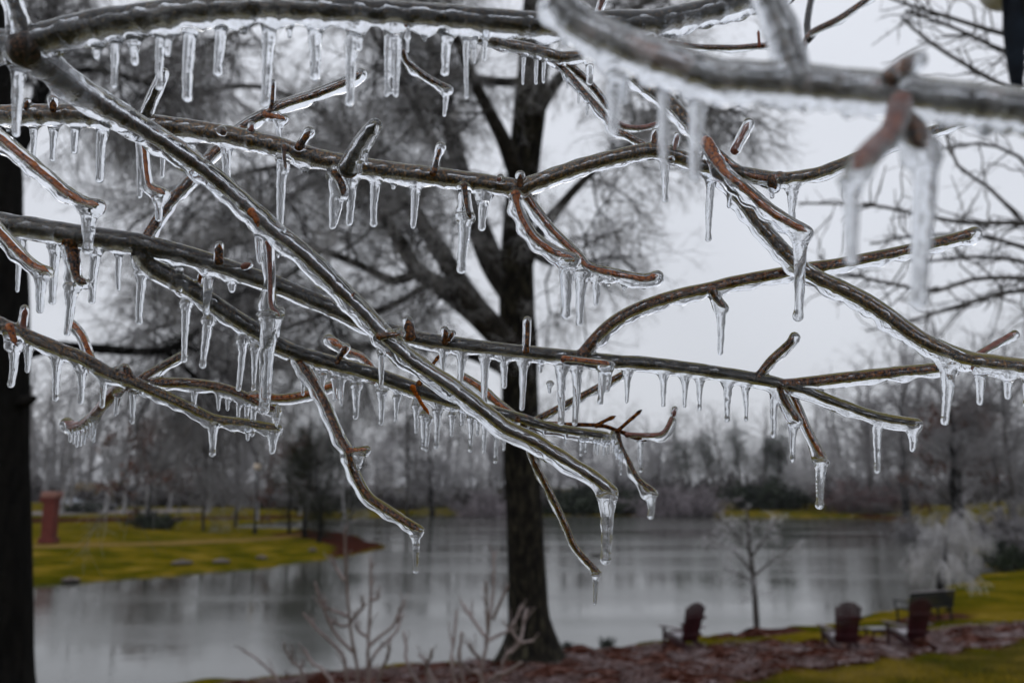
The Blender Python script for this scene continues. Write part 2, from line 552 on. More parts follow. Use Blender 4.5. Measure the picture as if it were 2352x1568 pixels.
for at, colr in (('mulch', mm.outputs[2]), ('path', p1), ('road', r1)):
    x = N(n, 'ShaderNodeMix', data_type='RGBA')
    n.links.new(edge(at), x.inputs[0]); n.links.new(cur, x.inputs[6]); n.links.new(colr, x.inputs[7])
    cur = x.outputs[2]
bs = N(n, 'ShaderNodeBsdfPrincipled')
bs.inputs['Roughness'].default_value = 0.75
bs.inputs['Specular IOR Level'].default_value = 0.0
n.links.new(cur, bs.inputs['Base Color'])
bp = N(n, 'ShaderNodeBump')
bp.inputs['Strength'].default_value = 0.9
bp.inputs['Distance'].default_value = 0.05
n.links.new(g2f, bp.inputs['Height'])
n.links.new(bp.outputs[0], bs.inputs['Normal'])
n.links.new(bs.outputs[0], o.inputs[0])
M['ground'] = m
ground = link('ground', mesh_np('ground', Vg, Fg, M['ground'], True, {'mulch': mk.ravel(), 'path': pk.ravel(), 'road': rk.ravel()}))
tag(ground, 'winter ground: olive grass lawn, brown mulch beds, tan path and lake bed', kind='structure')

# ------------------------------------------------------------------ lake water
m, n, o = new_mat('lake_water')
tcn = N(n, 'ShaderNodeTexCoord')
obv = tcn.outputs['Object']
b1 = N(n, 'ShaderNodeBsdfPrincipled')
b1.inputs['Base Color'].default_value = (0.056, 0.057, 0.049, 1)
b1.inputs['IOR'].default_value = 1.34
b1.inputs['Specular IOR Level'].default_value = 0.5
_, wf = noise_ramp(n, obv, 1.0, [(0, (0, 0, 0)), (1, (1, 1, 1))], detail=3, stretch=(0.9, 2.4, 1))
_, bf = noise_ramp(n, obv, 0.05, [(0, (0, 0, 0)), (1, (1, 1, 1))], detail=2, stretch=(0.5, 2.6, 1))
rr_ = N(n, 'ShaderNodeMapRange')
rr_.inputs[1].default_value, rr_.inputs[2].default_value, rr_.inputs[3].default_value, rr_.inputs[4].default_value = 0.40, 0.62, 0.05, 0.17
n.links.new(bf, rr_.inputs[0]); n.links.new(rr_.outputs[0], b1.inputs['Roughness'])
bp = N(n, 'ShaderNodeBump')
bp.inputs['Distance'].default_value = 0.03
bst = N(n, 'ShaderNodeMapRange')
bst.inputs[1].default_value, bst.inputs[2].default_value, bst.inputs[3].default_value, bst.inputs[4].default_value = 0.40, 0.62, 0.10, 0.42
n.links.new(bf, bst.inputs[0]); n.links.new(bst.outputs[0], bp.inputs['Strength'])
n.links.new(wf, bp.inputs['Height']); n.links.new(bp.outputs[0], b1.inputs['Normal'])
n.links.new(b1.outputs[0], o.inputs[0])
M['water'] = m
gx, gy = np.linspace(-90, 110, 41), np.linspace(8, 175, 41)
WX, WY = np.meshgrid(gx, gy, indexing='ij')
WV = np.stack([WX, WY, np.zeros_like(WX)], -1).reshape(-1, 3)
ii, jj = np.meshgrid(np.arange(40), np.arange(40), indexing='ij')
a_ = ii * 41 + jj
water = link('water', mesh_np('water', WV, np.stack([a_, a_ + 41, a_ + 42, a_ + 1], -1).reshape(-1, 4), M['water']))
tag(water, 'calm grey lake water reflecting the treeline and overcast sky', kind='structure')
# ------------------------------------------------------------------ trees
M['trunk_dark'] = bark_mat('dark_wet_bark', [(0.3, (0.006, 0.0055, 0.005)), (0.5, (0.023, 0.020, 0.017)), (0.7, (0.070, 0.062, 0.054))], 5.0, rough=0.8, bump=0.8, bdist=0.03, bscale=9, stretch=(3, 3, 0.6), spec=0.15)
M['trunk_black'] = bark_mat('near_black_bark', [(0.3, (0.003, 0.003, 0.003)), (0.7, (0.010, 0.009, 0.008))], 5.0, rough=0.85, bump=0.8, bdist=0.03, bscale=9, stretch=(3, 3, 0.6), spec=0.08)
M['trunk_grey'] = bark_mat('grey_bark', [(0.3, (0.035, 0.032, 0.03)), (0.7, (0.11, 0.10, 0.095))], 4.0, rough=0.8, bump=0, spec=0.2)
def twig_mat(name, c0, c1, rough=0.45, spec=0.5):
    return bark_mat(name, [(0.35, c0), (0.65, c1)], 0.9, rough=rough, bump=0, spec=spec)
M['twigs'] = twig_mat('iced_grey_twigs', (0.13, 0.127, 0.13), (0.29, 0.283, 0.295))
M['twigs_pale'] = twig_mat('iced_pale_twigs', (0.42, 0.415, 0.43), (0.62, 0.61, 0.63))
M['twigs_weep'] = twig_mat('iced_weeping_twigs', (0.42, 0.415, 0.425), (0.66, 0.655, 0.665))
M['twigs_silver'] = twig_mat('iced_silver_twigs', (0.27, 0.268, 0.275), (0.56, 0.555, 0.57), rough=.3)
M['twigs_mid'] = twig_mat('iced_mid_twigs', (0.13, 0.125, 0.13), (0.26, 0.25, 0.265))
M['twigs_lav'] = twig_mat('iced_lavender_twigs', (0.16, 0.135, 0.15), (0.29, 0.25, 0.275))
M['twigs_dark'] = twig_mat('dark_twigs', (0.03, 0.028, 0.028), (0.075, 0.07, 0.07))
M['twigs_red'] = twig_mat('reddish_twigs', (0.10, 0.055, 0.055), (0.20, 0.12, 0.125))
M['needles'] = twig_mat('dark_green_needles', (0.006, 0.009, 0.004), (0.020, 0.026, 0.013), rough=.8, spec=0.05)
M['needles_grey'] = twig_mat('iced_green_needles', (0.025, 0.034, 0.027), (0.075, 0.086, 0.075), spec=0.3)
M['rust_leaf'] = twig_mat('rust_dead_leaves', (0.055, 0.016, 0.008), (0.12, 0.042, 0.02), spec=0.2)
M['hedge'] = twig_mat('dark_hedge_leaves', (0.008, 0.013, 0.007), (0.03, 0.042, 0.022), spec=0.2)
M['tan_straw'] = twig_mat('tan_straw', (0.20, 0.15, 0.09), (0.36, 0.29, 0.19), spec=0.2)
M['moss'] = bark_mat('mossy_bark', [(0.38, (0.005, 0.0045, 0.004)), (0.52, (0.015, 0.013, 0.010)), (0.72, (0.055, 0.051, 0.032))], 5.0, rough=0.9, bump=0.9, bdist=0.03, bscale=12, stretch=(2.5, 2.5, .7), spec=0.1)

def rdirs(rng, n):
    v = rng.normal(size=(n, 3))
    return v / np.linalg.norm(v, axis=1)[:, None]

def spawn(rng, par, parR, n, lmin, lmax, K=4, frac=1.0, spread=0.9, lift=0.0, droop=0.0, t0=0.2, wig=0.08, r0=None, taper=0.35, tangent=0.6, lenw=True):
    """n children on the polylines par (Np,Kp,3)"""
    if frac < 1:
        sel = rng.permutation(len(par))[:max(1, int(len(par) * frac))]
        par, parR = par[sel], parR[sel]
    Np, Kp, _ = par.shape
    seg = np.linalg.norm(np.diff(par, axis=1), axis=2).sum(1)
    w = seg if lenw else np.ones(Np)
    pi = rng.choice(Np, n, p=w / w.sum())
    t = rng.uniform(t0, 1.0, n) ** 0.85
    f = t * (Kp - 1)
    k = np.minimum(f.astype(int), Kp - 2)
    u = (f - k)[:, None]
    a, b_ = par[pi, k], par[pi, k + 1]
    st = a * (1 - u) + b_ * u
    tg = (b_ - a)
    tg /= np.linalg.norm(tg, axis=1)[:, None] + 1e-9
    rp = parR[pi, k] * (1 - u[:, 0]) + parR[pi, k + 1] * u[:, 0]
    d = tangent * tg + spread * rdirs(rng, n)
    d[:, 2] += lift
    d /= np.linalg.norm(d, axis=1)[:, None] + 1e-9
    L = rng.uniform(lmin, lmax, n) * (1.15 - 0.5 * t)
    s = np.linspace(0, 1, K)
    Pl = st[:, None, :] + d[:, None, :] * (L[:, None] * s[None])[:, :, None]
    Pl[:, :, 2] -= (droop * L[:, None] * s[None] ** 2)
    wv = np.cumsum(rng.normal(size=(n, K, 3)) * wig, axis=1) * L[:, None, None] / K
    wv[:, 0] = 0
    Pl += wv
    rb = np.minimum(rp * 0.7, r0) if r0 is not None else rp * 0.6
    R = rb[:, None] * (1 - (1 - taper) * s[None])
    return Pl, R

def joined(sets, sides=3):
    V, F, n0 = [], [], 0
    for Pl, R in sets:
        v, f = prisms(Pl, R, sides)
        V.append(v); F.append(f + n0); n0 += len(v)
    return np.vstack(V), np.vstack(F)

def limb_tube(pts, m=10, step=0.25):
    """pts (x,y,z,r) in metres -> samples"""
    p = np.array(pts, float)
    e = np.vstack([2 * p[0] - p[1], p, 2 * p[-1] - p[-2]])
    o_ = []
    for i in range(1, len(e) - 2):
        nn = max(2, int(np.linalg.norm(e[i + 1, :3] - e[i, :3]) / step))
        t = np.linspace(0, 1, nn, endpoint=False)[:, None]
        a, b_, c, d = e[i - 1], e[i], e[i + 1], e[i + 2]
        o_.append(0.5 * (2 * b_ + (c - a) * t + (2 * a - 5 * b_ + 4 * c - d) * t ** 2 + (3 * b_ - a - 3 * c + d) * t ** 3))
    o_.append(p[-1][None])
    return np.vstack(o_)

def resamp(s, K):
    t = np.linspace(0, len(s) - 1, K)
    k = np.minimum(t.astype(int), len(s) - 2)
    u = (t - k)[:, None]
    return s[k] * (1 - u) + s[k + 1] * u

def explicit_tree(name, label, base, trunk, limbs, mats, plan, seed, group=None, trunk_obj_mat=None, root_flare=0.0, stubs=()):
    """trunk / limbs: lists of (x,y,z,r) world points; plan: levels of twigs"""
    base = np.array(base, float)
    root = thing(name, label, 'tree', loc=base, group=group)
    rng = np.random.default_rng(seed)
    pls, rs = [], []
    def add(nm, pts, m_):
        s = limb_tube(pts)
        C, r = s[:, :3] - base, s[:, 3]
        mseg = 40 if nm == 'trunk' else 14
        a = np.arange(mseg) * 2 * math.pi / mseg
        h = np.clip(C[:, 2], 0, None)
        fl = 1 + (root_flare * np.exp(-h / 0.35) if nm == 'trunk' else 0)
        R = (r * fl)[:, None] * (1 + 0.06 * wob2(C[:, 2] * 1.0 + np.arange(len(C)) * 0.05, a, seed + len(pls), 0.8, 4, mmax=5) + (0.05 * wob2(C[:, 2], a, seed + 90, 1.5, 6, n=14, mmax=19) if nm == 'trunk' else 0))
        V, F, T3 = tube(C, R, mseg, False, True)
        link(nm, mesh_np(nm, V, [F, T3], m_), root)
        q = resamp(s, 14)
        pls.append(q[:, :3] - base); rs.append(q[:, 3])
    add('trunk', trunk, trunk_obj_mat or mats[0])
    for l in limbs:
        add('limb', l, mats[0])
    L0 = (np.array(pls), np.array(rs))
    for l in stubs:
        add('stub', l, mats[0])
    sets, cur = [], L0
    for lv in plan:
        kw = dict(lv)
        src = kw.pop('src', None)
        keep = kw.pop('keep', True)
        srcset = cur if src is None else ([L0] + sets)[src]
        skip = kw.pop('skip_trunk', False)
        if skip and srcset is L0:
            srcset = (L0[0][1:], L0[1][1:])
        cur = spawn(rng, srcset[0], srcset[1], **kw)
        sets.append(cur)
    heavy = [s for s, lv in zip(sets, plan) if lv.get('r0', 0) >= 0.012]
    if heavy:
        V, F = joined(heavy, 5)
        tag(link('boughs', mesh_np('boughs', V, F, mats[0]), root), kind='stuff')
    midb = [s for s, lv in zip(sets, plan) if 0.006 <= lv.get('r0', 0) < 0.012]
    fine = [s for s, lv in zip(sets, plan) if lv.get('r0', 0) < 0.006]
    if midb:
        V, F = joined(midb, 3)
        tag(link('branchlets', mesh_np('branchlets', V, F, mats[2] if len(mats) > 2 else mats[0]), root), kind='stuff')
    if not fine:
        return root
    V, F = joined(fine, 3)
    tag(link('crown', mesh_np('crown', V, F, mats[1]), root), kind='stuff')
    return root

def PX(x, y, d, rpx):
    p = P(x, y, d)
    return (*p, rpx / FPX * d)

# ---- the big oak in the middle, at the water's edge
d0 = 19.5
gb = hit_ground(1222, 1506)
tb = P(1218, 1512, d0)
tb = np.array([tb[0], tb[1], float(height(tb[0], tb[1]))])
mid_trunk = [(tb[0] + .02, tb[1], tb[2] - .3, 0.60), PX(1219, 1480, d0, 58), PX(1215, 1420, d0, 48), PX(1211, 1330, d0, 44), PX(1205, 1200, d0, 42), PX(1199, 1080, d0 + .1, 42), PX(1194, 900, d0 + .2, 43), PX(1190, 760, d0 + .2, 42),
             PX(1186, 640, d0 + .3, 39), PX(1192, 500, d0 + .4, 36), PX(1203, 380, d0 + .4, 36), PX(1218, 240, d0 + .4, 37), PX(1228, 100, d0 + .5, 34), PX(1236, -60, d0 + .5, 30), PX(1240, -320, d0 + .6, 24), PX(1236, -600, d0 + .6, 14)]
ML = [
    [PX(1188, 815, d0, 30), PX(1150, 775, d0 - .3, 30), PX(1100, 720, d0 - .6, 31), PX(1030, 668, d0 - 1, 26), PX(960, 625, d0 - 1.4, 19), PX(920, 555, d0 - 1.6, 15), PX(880, 500, d0 - 1.8, 12), PX(846, 420, d0 - 2, 10), PX(800, 300, d0 - 2.2, 7)],
    [PX(1110, 728, d0 - .6, 26), PX(1060, 655, d0 - .2, 24), PX(1000, 560, d0 + .3, 20), PX(930, 460, d0 + .6, 15), PX(850, 380, d0 + .9, 11), PX(740, 260, d0 + 1.2, 7)],
    [PX(960, 625, d0 - 1.4, 12), PX(905, 645, d0 - 1.8, 11), PX(830, 610, d0 - 2.2, 9), PX(740, 575, d0 - 2.6, 8), PX(640, 548, d0 - 3, 6), PX(540, 560, d0 - 3.2, 4)],
    [PX(985, 650, d0 - 1.2, 9), PX(940, 680, d0 - 1.6, 8), PX(860, 715, d0 - 2, 7), PX(760, 720, d0 - 2.2, 5), PX(640, 760, d0 - 2.4, 4)],
    [PX(1188, 690, d0 + .3, 32), PX(1130, 600, d0 + .9, 30), PX(1080, 470, d0 + 1.3, 25), PX(1045, 350, d0 + 1.5, 20), PX(1020, 210, d0 + 1.7, 16), PX(985, 90, d0 + 1.9, 12), PX(960, -60, d0 + 2.1, 9)],
    [PX(1200, 610, d0 + .4, 24), PX(1235, 540, d0 + .9, 17), PX(1290, 470, d0 + 1.3, 11), PX(1345, 410, d0 + 1.6, 9), PX(1440, 335, d0 + 1.9, 7), PX(1540, 280, d0 + 2.1, 5), PX(1680, 250, d0 + 2.2, 4)],
    [PX(1182, 860, d0, 20), PX(1130, 830, d0 + .6, 17), PX(1040, 800, d0 + 1.2, 15), PX(900, 790, d0 + 1.8, 12), PX(760, 810, d0 + 2.2, 9), PX(600, 850, d0 + 2.6, 6)],
    [PX(1040, 430, d0 + 1.2, 12), PX(1000, 330, d0 + .8, 10), PX(950, 240, d0 + .4, 8), PX(880, 120, d0, 6), PX(820, 0, d0 - .4, 4)],
    [PX(1196, 430, d0 + .4, 22), PX(1160, 330, d0 - .4, 17), PX(1100, 210, d0 - .9, 13), PX(1050, 90, d0 - 1.2, 10), PX(1010, -60, d0 - 1.4, 7)],
    [PX(1218, 290, d0 + .4, 17), PX(1270, 200, d0 - .5, 13), PX(1340, 120, d0 - 1, 10), PX(1430, 40, d0 - 1.4, 7), PX(1560, -40, d0 - 1.6, 5)],
    [PX(1225, 180, d0 + .5, 16), PX(1180, 190, d0 + 1, 11), PX(1090, 180, d0 + 1.6, 9), PX(990, 160, d0 + 2.1, 7), PX(860, 150, d0 + 2.4, 5)],
    [PX(1230, 60, d0 + .5, 16), PX(1330, -60, d0 + 1, 12), PX(1450, -160, d0 + 1.4, 9), PX(1620, -220, d0 + 1.6, 6)],
    [PX(1234, -40, d0 + .5, 14), PX(1120, -160, d0 + .8, 11), PX(960, -260, d0 + .8, 8), PX(760, -320, d0 + .8, 5)],
    [PX(846, 420, d0 - 2, 9), PX(740, 380, d0 - 2.4, 8), PX(600, 390, d0 - 2.8, 6), PX(430, 440, d0 - 3.1, 4), PX(300, 520, d0 - 3.3, 3)],
    [PX(740, 575, d0 - 2.6, 7), PX(620, 660, d0 - 2.8, 6), PX(480, 720, d0 - 3, 5), PX(330, 760, d0 - 3.2, 3)],
    [PX(740, 260, d0 + 1.2, 7), PX(600, 200, d0 + 1.4, 6), PX(430, 220, d0 + 1.5, 5), PX(260, 300, d0 + 1.6, 3)],
    [PX(820, 0, d0 - .4, 6), PX(660, 30, d0 - .8, 5), PX(480, 100, d0 - 1.0, 4), PX(320, 190, d0 - 1.2, 3)],
    [PX(850, 380, d0 + .9, 8), PX(720, 420, d0 + 1.4, 6), PX(560, 520, d0 + 1.8, 5), PX(400, 610, d0 + 2.1, 3)],
    [PX(1205, 560, d0 + .4, 14), PX(1260, 600, d0 - .6, 10), PX(1320, 590, d0 - 1.4, 7), PX(1380, 620, d0 - 2, 5)],
]
plan_mid = [dict(n=420, lmin=0.9, lmax=2.6, K=5, spread=0.9, lift=0.12, droop=0.12, r0=0.028, t0=0.3, wig=0.22, skip_trunk=True),
            dict(n=2800, lmin=0.5, lmax=1.7, K=5, spread=1.0, lift=0.0, droop=0.22, r0=0.014, wig=0.25),
            dict(n=21000, lmin=0.3, lmax=0.9, K=3, spread=1.05, lift=-0.05, droop=0.22, r0=0.0082, wig=0.3, taper=0.6),
            dict(n=130000, lmin=0.12, lmax=0.36, K=2, spread=1.1, lift=-0.05, droop=0.15, r0=0.00598, wig=0.15, taper=0.95, frac=0.62)]
oak = explicit_tree('oak_tree', 'large dark bare oak at the water edge in the middle, lacy iced crown', tb, mid_trunk, ML, [M['trunk_dark'], M['twigs_silver'], M['twigs_dark']], plan_mid, 21, trunk_obj_mat=M['moss'], root_flare=0.55)

# ---- the near-black trunk down the left edge
d1 = 9.0
lt = P(5, 1568, d1)
lb = np.array([lt[0] - .12, lt[1] + .35, float(height(lt[0], lt[1] + .35))])
DL = 9.3
ltr = [(lb[0], lb[1], lb[2] - .3, 0.52), PX(-22, 1568, DL, 94), PX(-24, 1400, DL, 90), PX(-26, 1150, DL, 86), PX(-27, 940, DL, 86), PX(-28, 700, DL, 84), PX(-32, 480, DL, 78), PX(-40, 250, DL, 70), PX(-60, 0, DL, 60), PX(-80, -300, DL, 40)]
LLi = [[PX(140, 795, DL + .8, 12), PX(250, 802, DL + 1.3, 11), PX(370, 806, DL + 1.9, 9), PX(440, 770, DL + 2.4, 7), PX(520, 700, DL + 2.9, 5), PX(600, 640, DL + 3.3, 4)],
       [PX(-20, 420, DL, 40), PX(40, 330, DL + .4, 24), PX(100, 200, DL + .9, 18), PX(120, 60, DL + 1.2, 14), PX(118, -80, DL + 1.4, 10)],
       [PX(380, 806, DL + 1.9, 7), PX(430, 850, DL + 2.2, 6), PX(480, 900, DL + 2.4, 5), PX(520, 980, DL + 2.5, 3)],
       [PX(100, 200, DL + .9, 10), PX(200, 160, DL + 1.6, 7), PX(330, 190, DL + 2.4, 5), PX(470, 240, DL + 3.2, 3)]]
plan_left = [dict(n=170, lmin=0.5, lmax=1.7, K=5, spread=0.9, lift=0.05, droop=0.15, r0=0.013, t0=0.3, wig=0.25, skip_trunk=True),
             dict(n=1600, lmin=0.3, lmax=0.9, K=3, spread=0.95, lift=-0.1, droop=0.4, r0=0.0062, wig=0.22, taper=.7),
             dict(n=12000, lmin=0.12, lmax=0.40, K=2, spread=0.95, lift=-0.2, droop=0.4, r0=0.0034, wig=0.2, taper=0.8, frac=.4)]
explicit_tree('oak_tree', 'near black tree trunk filling the left edge of the picture', lb, ltr, LLi, [M['trunk_black'], M['twigs'], M['twigs_dark']], plan_left, 33, stubs=[[PX(0, 850, DL, 24), PX(60, 812, DL + .3, 15), PX(140, 795, DL + .8, 12), PX(155, 796, DL + .9, 11)], [PX(10, 925, DL, 22), PX(58, 922, DL - .1, 14), PX(76, 915, DL - .1, 8)]])

# ---- bare tree outside the right edge whose branches reach into the upper right
DR = 13.0
rb_ = P(2760, 1300, DR)
rb_ = np.array([rb_[0], rb_[1], float(height(rb_[0], rb_[1]))])
rtr = [(rb_[0], rb_[1], rb_[2] - .3, .30), PX(2760, 1200, DR, 40), PX(2750, 800, DR, 36), PX(2740, 400, DR, 30), PX(2745, 0, DR, 24), PX(2750, -400, DR, 12)]
def RL(*pts):
    nn = len(pts)
    return [PX(x, y, DR + dd, r) for (x, y, r, dd) in pts]
RLi = [RL((2745, 130, 14, 0), (2500, 120, 8, -.5), (2308, 79, 5.5, -1), (2180, 40, 4.5, -1.3), (2054, 0, 3, -1.6), (1960, -40, 2, -1.8)),
       RL((2745, 200, 12, 0), (2480, 165, 8, -.3), (2314, 120, 5, -.7), (2200, 68, 4, -1), (2081, 25, 3, -1.2)),
       RL((2742, 330, 14, 0), (2500, 280, 8, -.8), (2316, 202, 5.5, -1.3), (2220, 150, 4.5, -1.6), (2140, 100, 4, -1.8), (2070, 41, 2.5, -2)),
       RL((2745, 560, 16, 0), (2500, 545, 10, -.8), (2352, 514, 6, -1.4), (2215, 511, 5, -1.9), (2100, 490, 4, -2.2), (1990, 470, 3.5, -2.5), (1835, 467, 2.5, -2.8)),
       RL((2352, 512, 5, -1.4), (2270, 430, 4, -1.2), (2200, 380, 3.5, -1), (2170, 300, 3, -.9)),
       RL((2740, 640, 14, 0), (2500, 610, 9, -.4), (2352, 568, 5.5, -.8), (2254, 543, 4.5, -1), (2120, 540, 3.5, -1.2), (2000, 560, 2.5, -1.4)),
       RL((2740, 700, 15, 0), (2500, 660, 9, -1), (2352, 639, 6, -1.6), (2232, 642, 5, -2), (2150, 669, 4.5, -2.2), (2081, 658, 4, -2.4), (1958, 631, 3, -2.7), (1880, 590, 2, -2.9)),
       RL((2742, 740, 14, 0), (2500, 700, 8, -.5), (2352, 667, 5.5, -1), (2204, 702, 4.5, -1.4), (2089, 737, 3, -1.7), (1990, 760, 2, -1.9)),
       RL((2500, 610, 7, -.4), (2420, 480, 5, -.2), (2340, 360, 4, 0), (2240, 330, 3, .2), (2150, 345, 2.5, .4)),
       RL((2480, 700, 7, -.5), (2380, 610, 5, -.8), (2240, 590, 4, -1), (2120, 600, 3, -1.2), (2040, 580, 2, -1.4))]
plan_right = [dict(n=220, lmin=0.3, lmax=1.2, K=5, spread=0.75, lift=0.1, droop=0.05, r0=0.012, t0=0.25, wig=0.3, skip_trunk=True, taper=.5),
              dict(n=420, lmin=0.1, lmax=0.45, K=4, spread=0.8, lift=0.1, droop=0.05, r0=0.009, wig=0.25, taper=.6),
              dict(n=420, src=0, lmin=0.06, lmax=0.2, K=3, spread=1.0, lift=0.1, droop=0.0, r0=0.006, wig=0.2, taper=0.7, t0=.3)]
explicit_tree('bare_tree', 'bare tree beyond the right edge, thin grey branches reaching across the upper right sky', rb_, rtr, RLi, [M['trunk_grey'], M['twigs_mid'], M['twigs_mid']], plan_right, 44)

# ------------------------------------------------------------------ far trees: archetype meshes in unit height, shared by copies
def bare_arch(seed, h=10.0, spread_w=0.55, n=(30, 170, 1300, 4000), droop=0.15, lift=0.3, r=(0.05, 0.03, 0.020, 0.018), fork=0.16, weep=False, trunk_r=0.16):
    rng = np.random.default_rng(seed)
    tr = np.stack([np.cumsum(rng.normal(size=9) * 0.12), np.cumsum(rng.normal(size=9) * 0.12), np.linspace(-.3, h * 0.86, 9)], -1)
    trr = trunk_r * (1 - 0.85 * np.linspace(0, 1, 9))
    V, F, T3 = tube(limb_tube(np.column_stack([tr, trr]), step=.6)[:, :3], limb_tube(np.column_stack([tr, trr]), step=.6)[:, 3], 8, False, True)
    trunk = (V, F, T3)
    L0 = (tr[None], trr[None])
    l1 = spawn(rng, *L0, n=n[0], lmin=h * spread_w * .55, lmax=h * spread_w, K=6, spread=0.9, lift=lift, droop=droop, t0=fork, wig=0.2, r0=r[0], tangent=.35)
    l2 = spawn(rng, *l1, n=n[1], lmin=h * (.07 if weep else .12), lmax=h * (.17 if weep else .26), K=5, spread=0.9, lift=lift * .5 - (0.3 if weep else 0), droop=droop + (0.3 if weep else 0), r0=r[1], wig=.2)
    l3 = spawn(rng, *l2, n=n[2], lmin=h * .05, lmax=h * .13, K=3, spread=0.9, lift=-0.5 if weep else 0, droop=0.45 if weep else droop, r0=r[2], wig=.2, taper=.6)
    l4 = spawn(rng, *l3, n=n[3], lmin=h * .025, lmax=h * .065, K=2, spread=0.9, lift=-0.4 if weep else 0, droop=0.4 if weep else 0.1, r0=r[3], wig=.2, taper=.8)
    return trunk, joined([l1, l2]), joined([l3, l4])

def bush_arch(seed, h=2.4, w=2.0, n=600, r=0.017, K2=3):
    rng = np.random.default_rng(seed)
    st = rng.normal(size=(60, 3)) * np.array([w * .18, w * .18, 0])
    d = rdirs(rng, 60); d[:, 2] = np.abs(d[:, 2]) + .35; d /= np.linalg.norm(d, axis=1)[:, None]
    t = np.linspace(0, 1, 5)
    L = rng.uniform(.55, .95, 60)
    Pl = st[:, None] + d[:, None] * (L[:, None] * t)[:, :, None] * np.array([w, w, h])
    l1 = (Pl, np.full((60, 5), r * 1.4))
    l2 = spawn(rng, *l1, n=n, lmin=h * .15, lmax=h * .35, K=4, spread=.9, lift=.15, droop=.2, r0=r, t0=.15, wig=.2)
    l3 = spawn(rng, *l2, n=n * 4, lmin=h * .06, lmax=h * .16, K=K2, spread=.9, lift=.0, droop=.2, r0=r * .8, wig=.2, taper=.7)
    return joined([l1]), joined([l2, l3])

def leaf_quads(rng, pts, size):
    n_ = len(pts)
    a = rdirs(rng, n_) * size[:, None]
    b_ = np.cross(a, rdirs(rng, n_)) * 0.7
    b_ = b_ / (np.linalg.norm(b_, axis=1)[:, None] + 1e-9) * size[:, None] * .6
    c = np.cross(a, b_); c = c / (np.linalg.norm(c, axis=1)[:, None] + 1e-9) * size[:, None] * .25
    V = np.stack([pts - a, pts + b_ + c, pts + a, pts - b_ + c], 1).reshape(-1, 3)
    return V, np.arange(n_ * 4).reshape(n_, 4)

ARCH = {}
def arch(key, trunk, boughs, crown, mats):
    ARCH[key] = [('trunk', mesh_np(key + '_trunk', trunk[0], [trunk[1], trunk[2]], mats[0])), ('boughs', mesh_np(key + '_boughs', *boughs, mats[1])), ('crown', mesh_np(key + '_crown', *crown, mats[2]))]
tdk, tgy = M['trunk_dark'], M['trunk_grey']
arch('spreading_grey', *bare_arch(1), (tdk, M['twigs_dark'], M['twigs_mid']))
arch('upright_grey', *bare_arch(2, spread_w=.34, lift=.6, fork=.12), (tdk, M['twigs_mid'], M['twigs_mid']))
arch('pale_round', *bare_arch(3, spread_w=.45, lift=.25, droop=.25, fork=.15), (tdk, M['twigs_mid'], M['twigs_pale']))
arch('dark_spreading', *bare_arch(4, spread_w=.6, lift=.2, fork=.14, trunk_r=.3), (M['trunk_black'], M['twigs_dark'], M['twigs_mid']))
arch('pink_small', *bare_arch(5, spread_w=.5, lift=.4, fork=.12, trunk_r=.12), (tdk, M['twigs_red'], M['twigs_red']))
arch('weeping', *bare_arch(6, h=5.0, spread_w=.50, lift=.25, droop=.62, fork=.50, weep=True, r=(.035, .020, .013, .011), n=(34, 190, 1500, 7500), trunk_r=.20), (M['trunk_black'], M['twigs_mid'], M['twigs_weep']))
arch('conifer', *bare_arch(7, spread_w=.30, lift=.1, fork=.14, droop=.1, n=(44, 240, 1700, 8000), r=(.05, .03, .05, .06), trunk_r=.2), (M['trunk_black'], tdk, M['needles']))
arch('tall_pine', *bare_arch(8, spread_w=.22, lift=.25, fork=.42, n=(22, 110, 1000, 3000), r=(.05, .03, .03, .03), trunk_r=.15), (tgy, tgy, M['needles_grey']))
arch('slim_cypress', *bare_arch(9, spread_w=.24, lift=.2, fork=.24, n=(36, 180, 1200, 5000), r=(.05, .03, .05, .06), trunk_r=.18), (M['trunk_black'], tdk, M['needles']))
_rng = np.random.default_rng(10)
tk_, bo_, cr_ = bare_arch(10, spread_w=.42, lift=.35, fork=.15, n=(26, 150, 1200, 3000), trunk_r=.22)
arch('rusty_oak', tk_, bo_, cr_, (M['trunk_black'], M['twigs_dark'], M['twigs']))
_v = cr_[0][_rng.integers(0, len(cr_[0]), 8000)]
_keep = (np.sin(_v[:, 0] * 1.3) + np.sin(_v[:, 1] * 1.7 + 1) + np.sin(_v[:, 2] * 1.5 + 2)) > 0.1
_lv = leaf_quads(_rng, _v[_keep] + _rng.normal(size=(_keep.sum(), 3)) * .05, _rng.uniform(.09, .19, _keep.sum()))
ARCH['rusty_oak'].append(('leaves', mesh_np('rusty_leaves', *_lv, M['rust_leaf'])))
bsh = bush_arch(11)
for k_, mt in (('lavender_bush', 'twigs_lav'), ('pale_bush', 'twigs_mid'), ('red_bush', 'twigs_red')):
    ARCH[k_] = [('stems', mesh_np(k_ + '_stems', *bsh[0], M['twigs_dark'])), ('crown', mesh_np(k_ + '_crown', *bsh[1], M[mt]))]
hb = bush_arch(12, h=2.0, w=2.2, n=600)
hv = hb[1][0][np.random.default_rng(3).integers(0, len(hb[1][0]), 9000)]
hr = np.random.default_rng(13)
hl = leaf_quads(hr, hv + hr.normal(size=hv.shape) * .05, hr.uniform(.05, .10, len(hv)))
ARCH['dark_bush'] = [('stems', mesh_np('dark_bush_stems', *hb[0], M['twigs_dark'])), ('leaves', mesh_np('dark_bush_leaves', *hl, M['hedge']))]
HTS = {'weeping': 5.0}

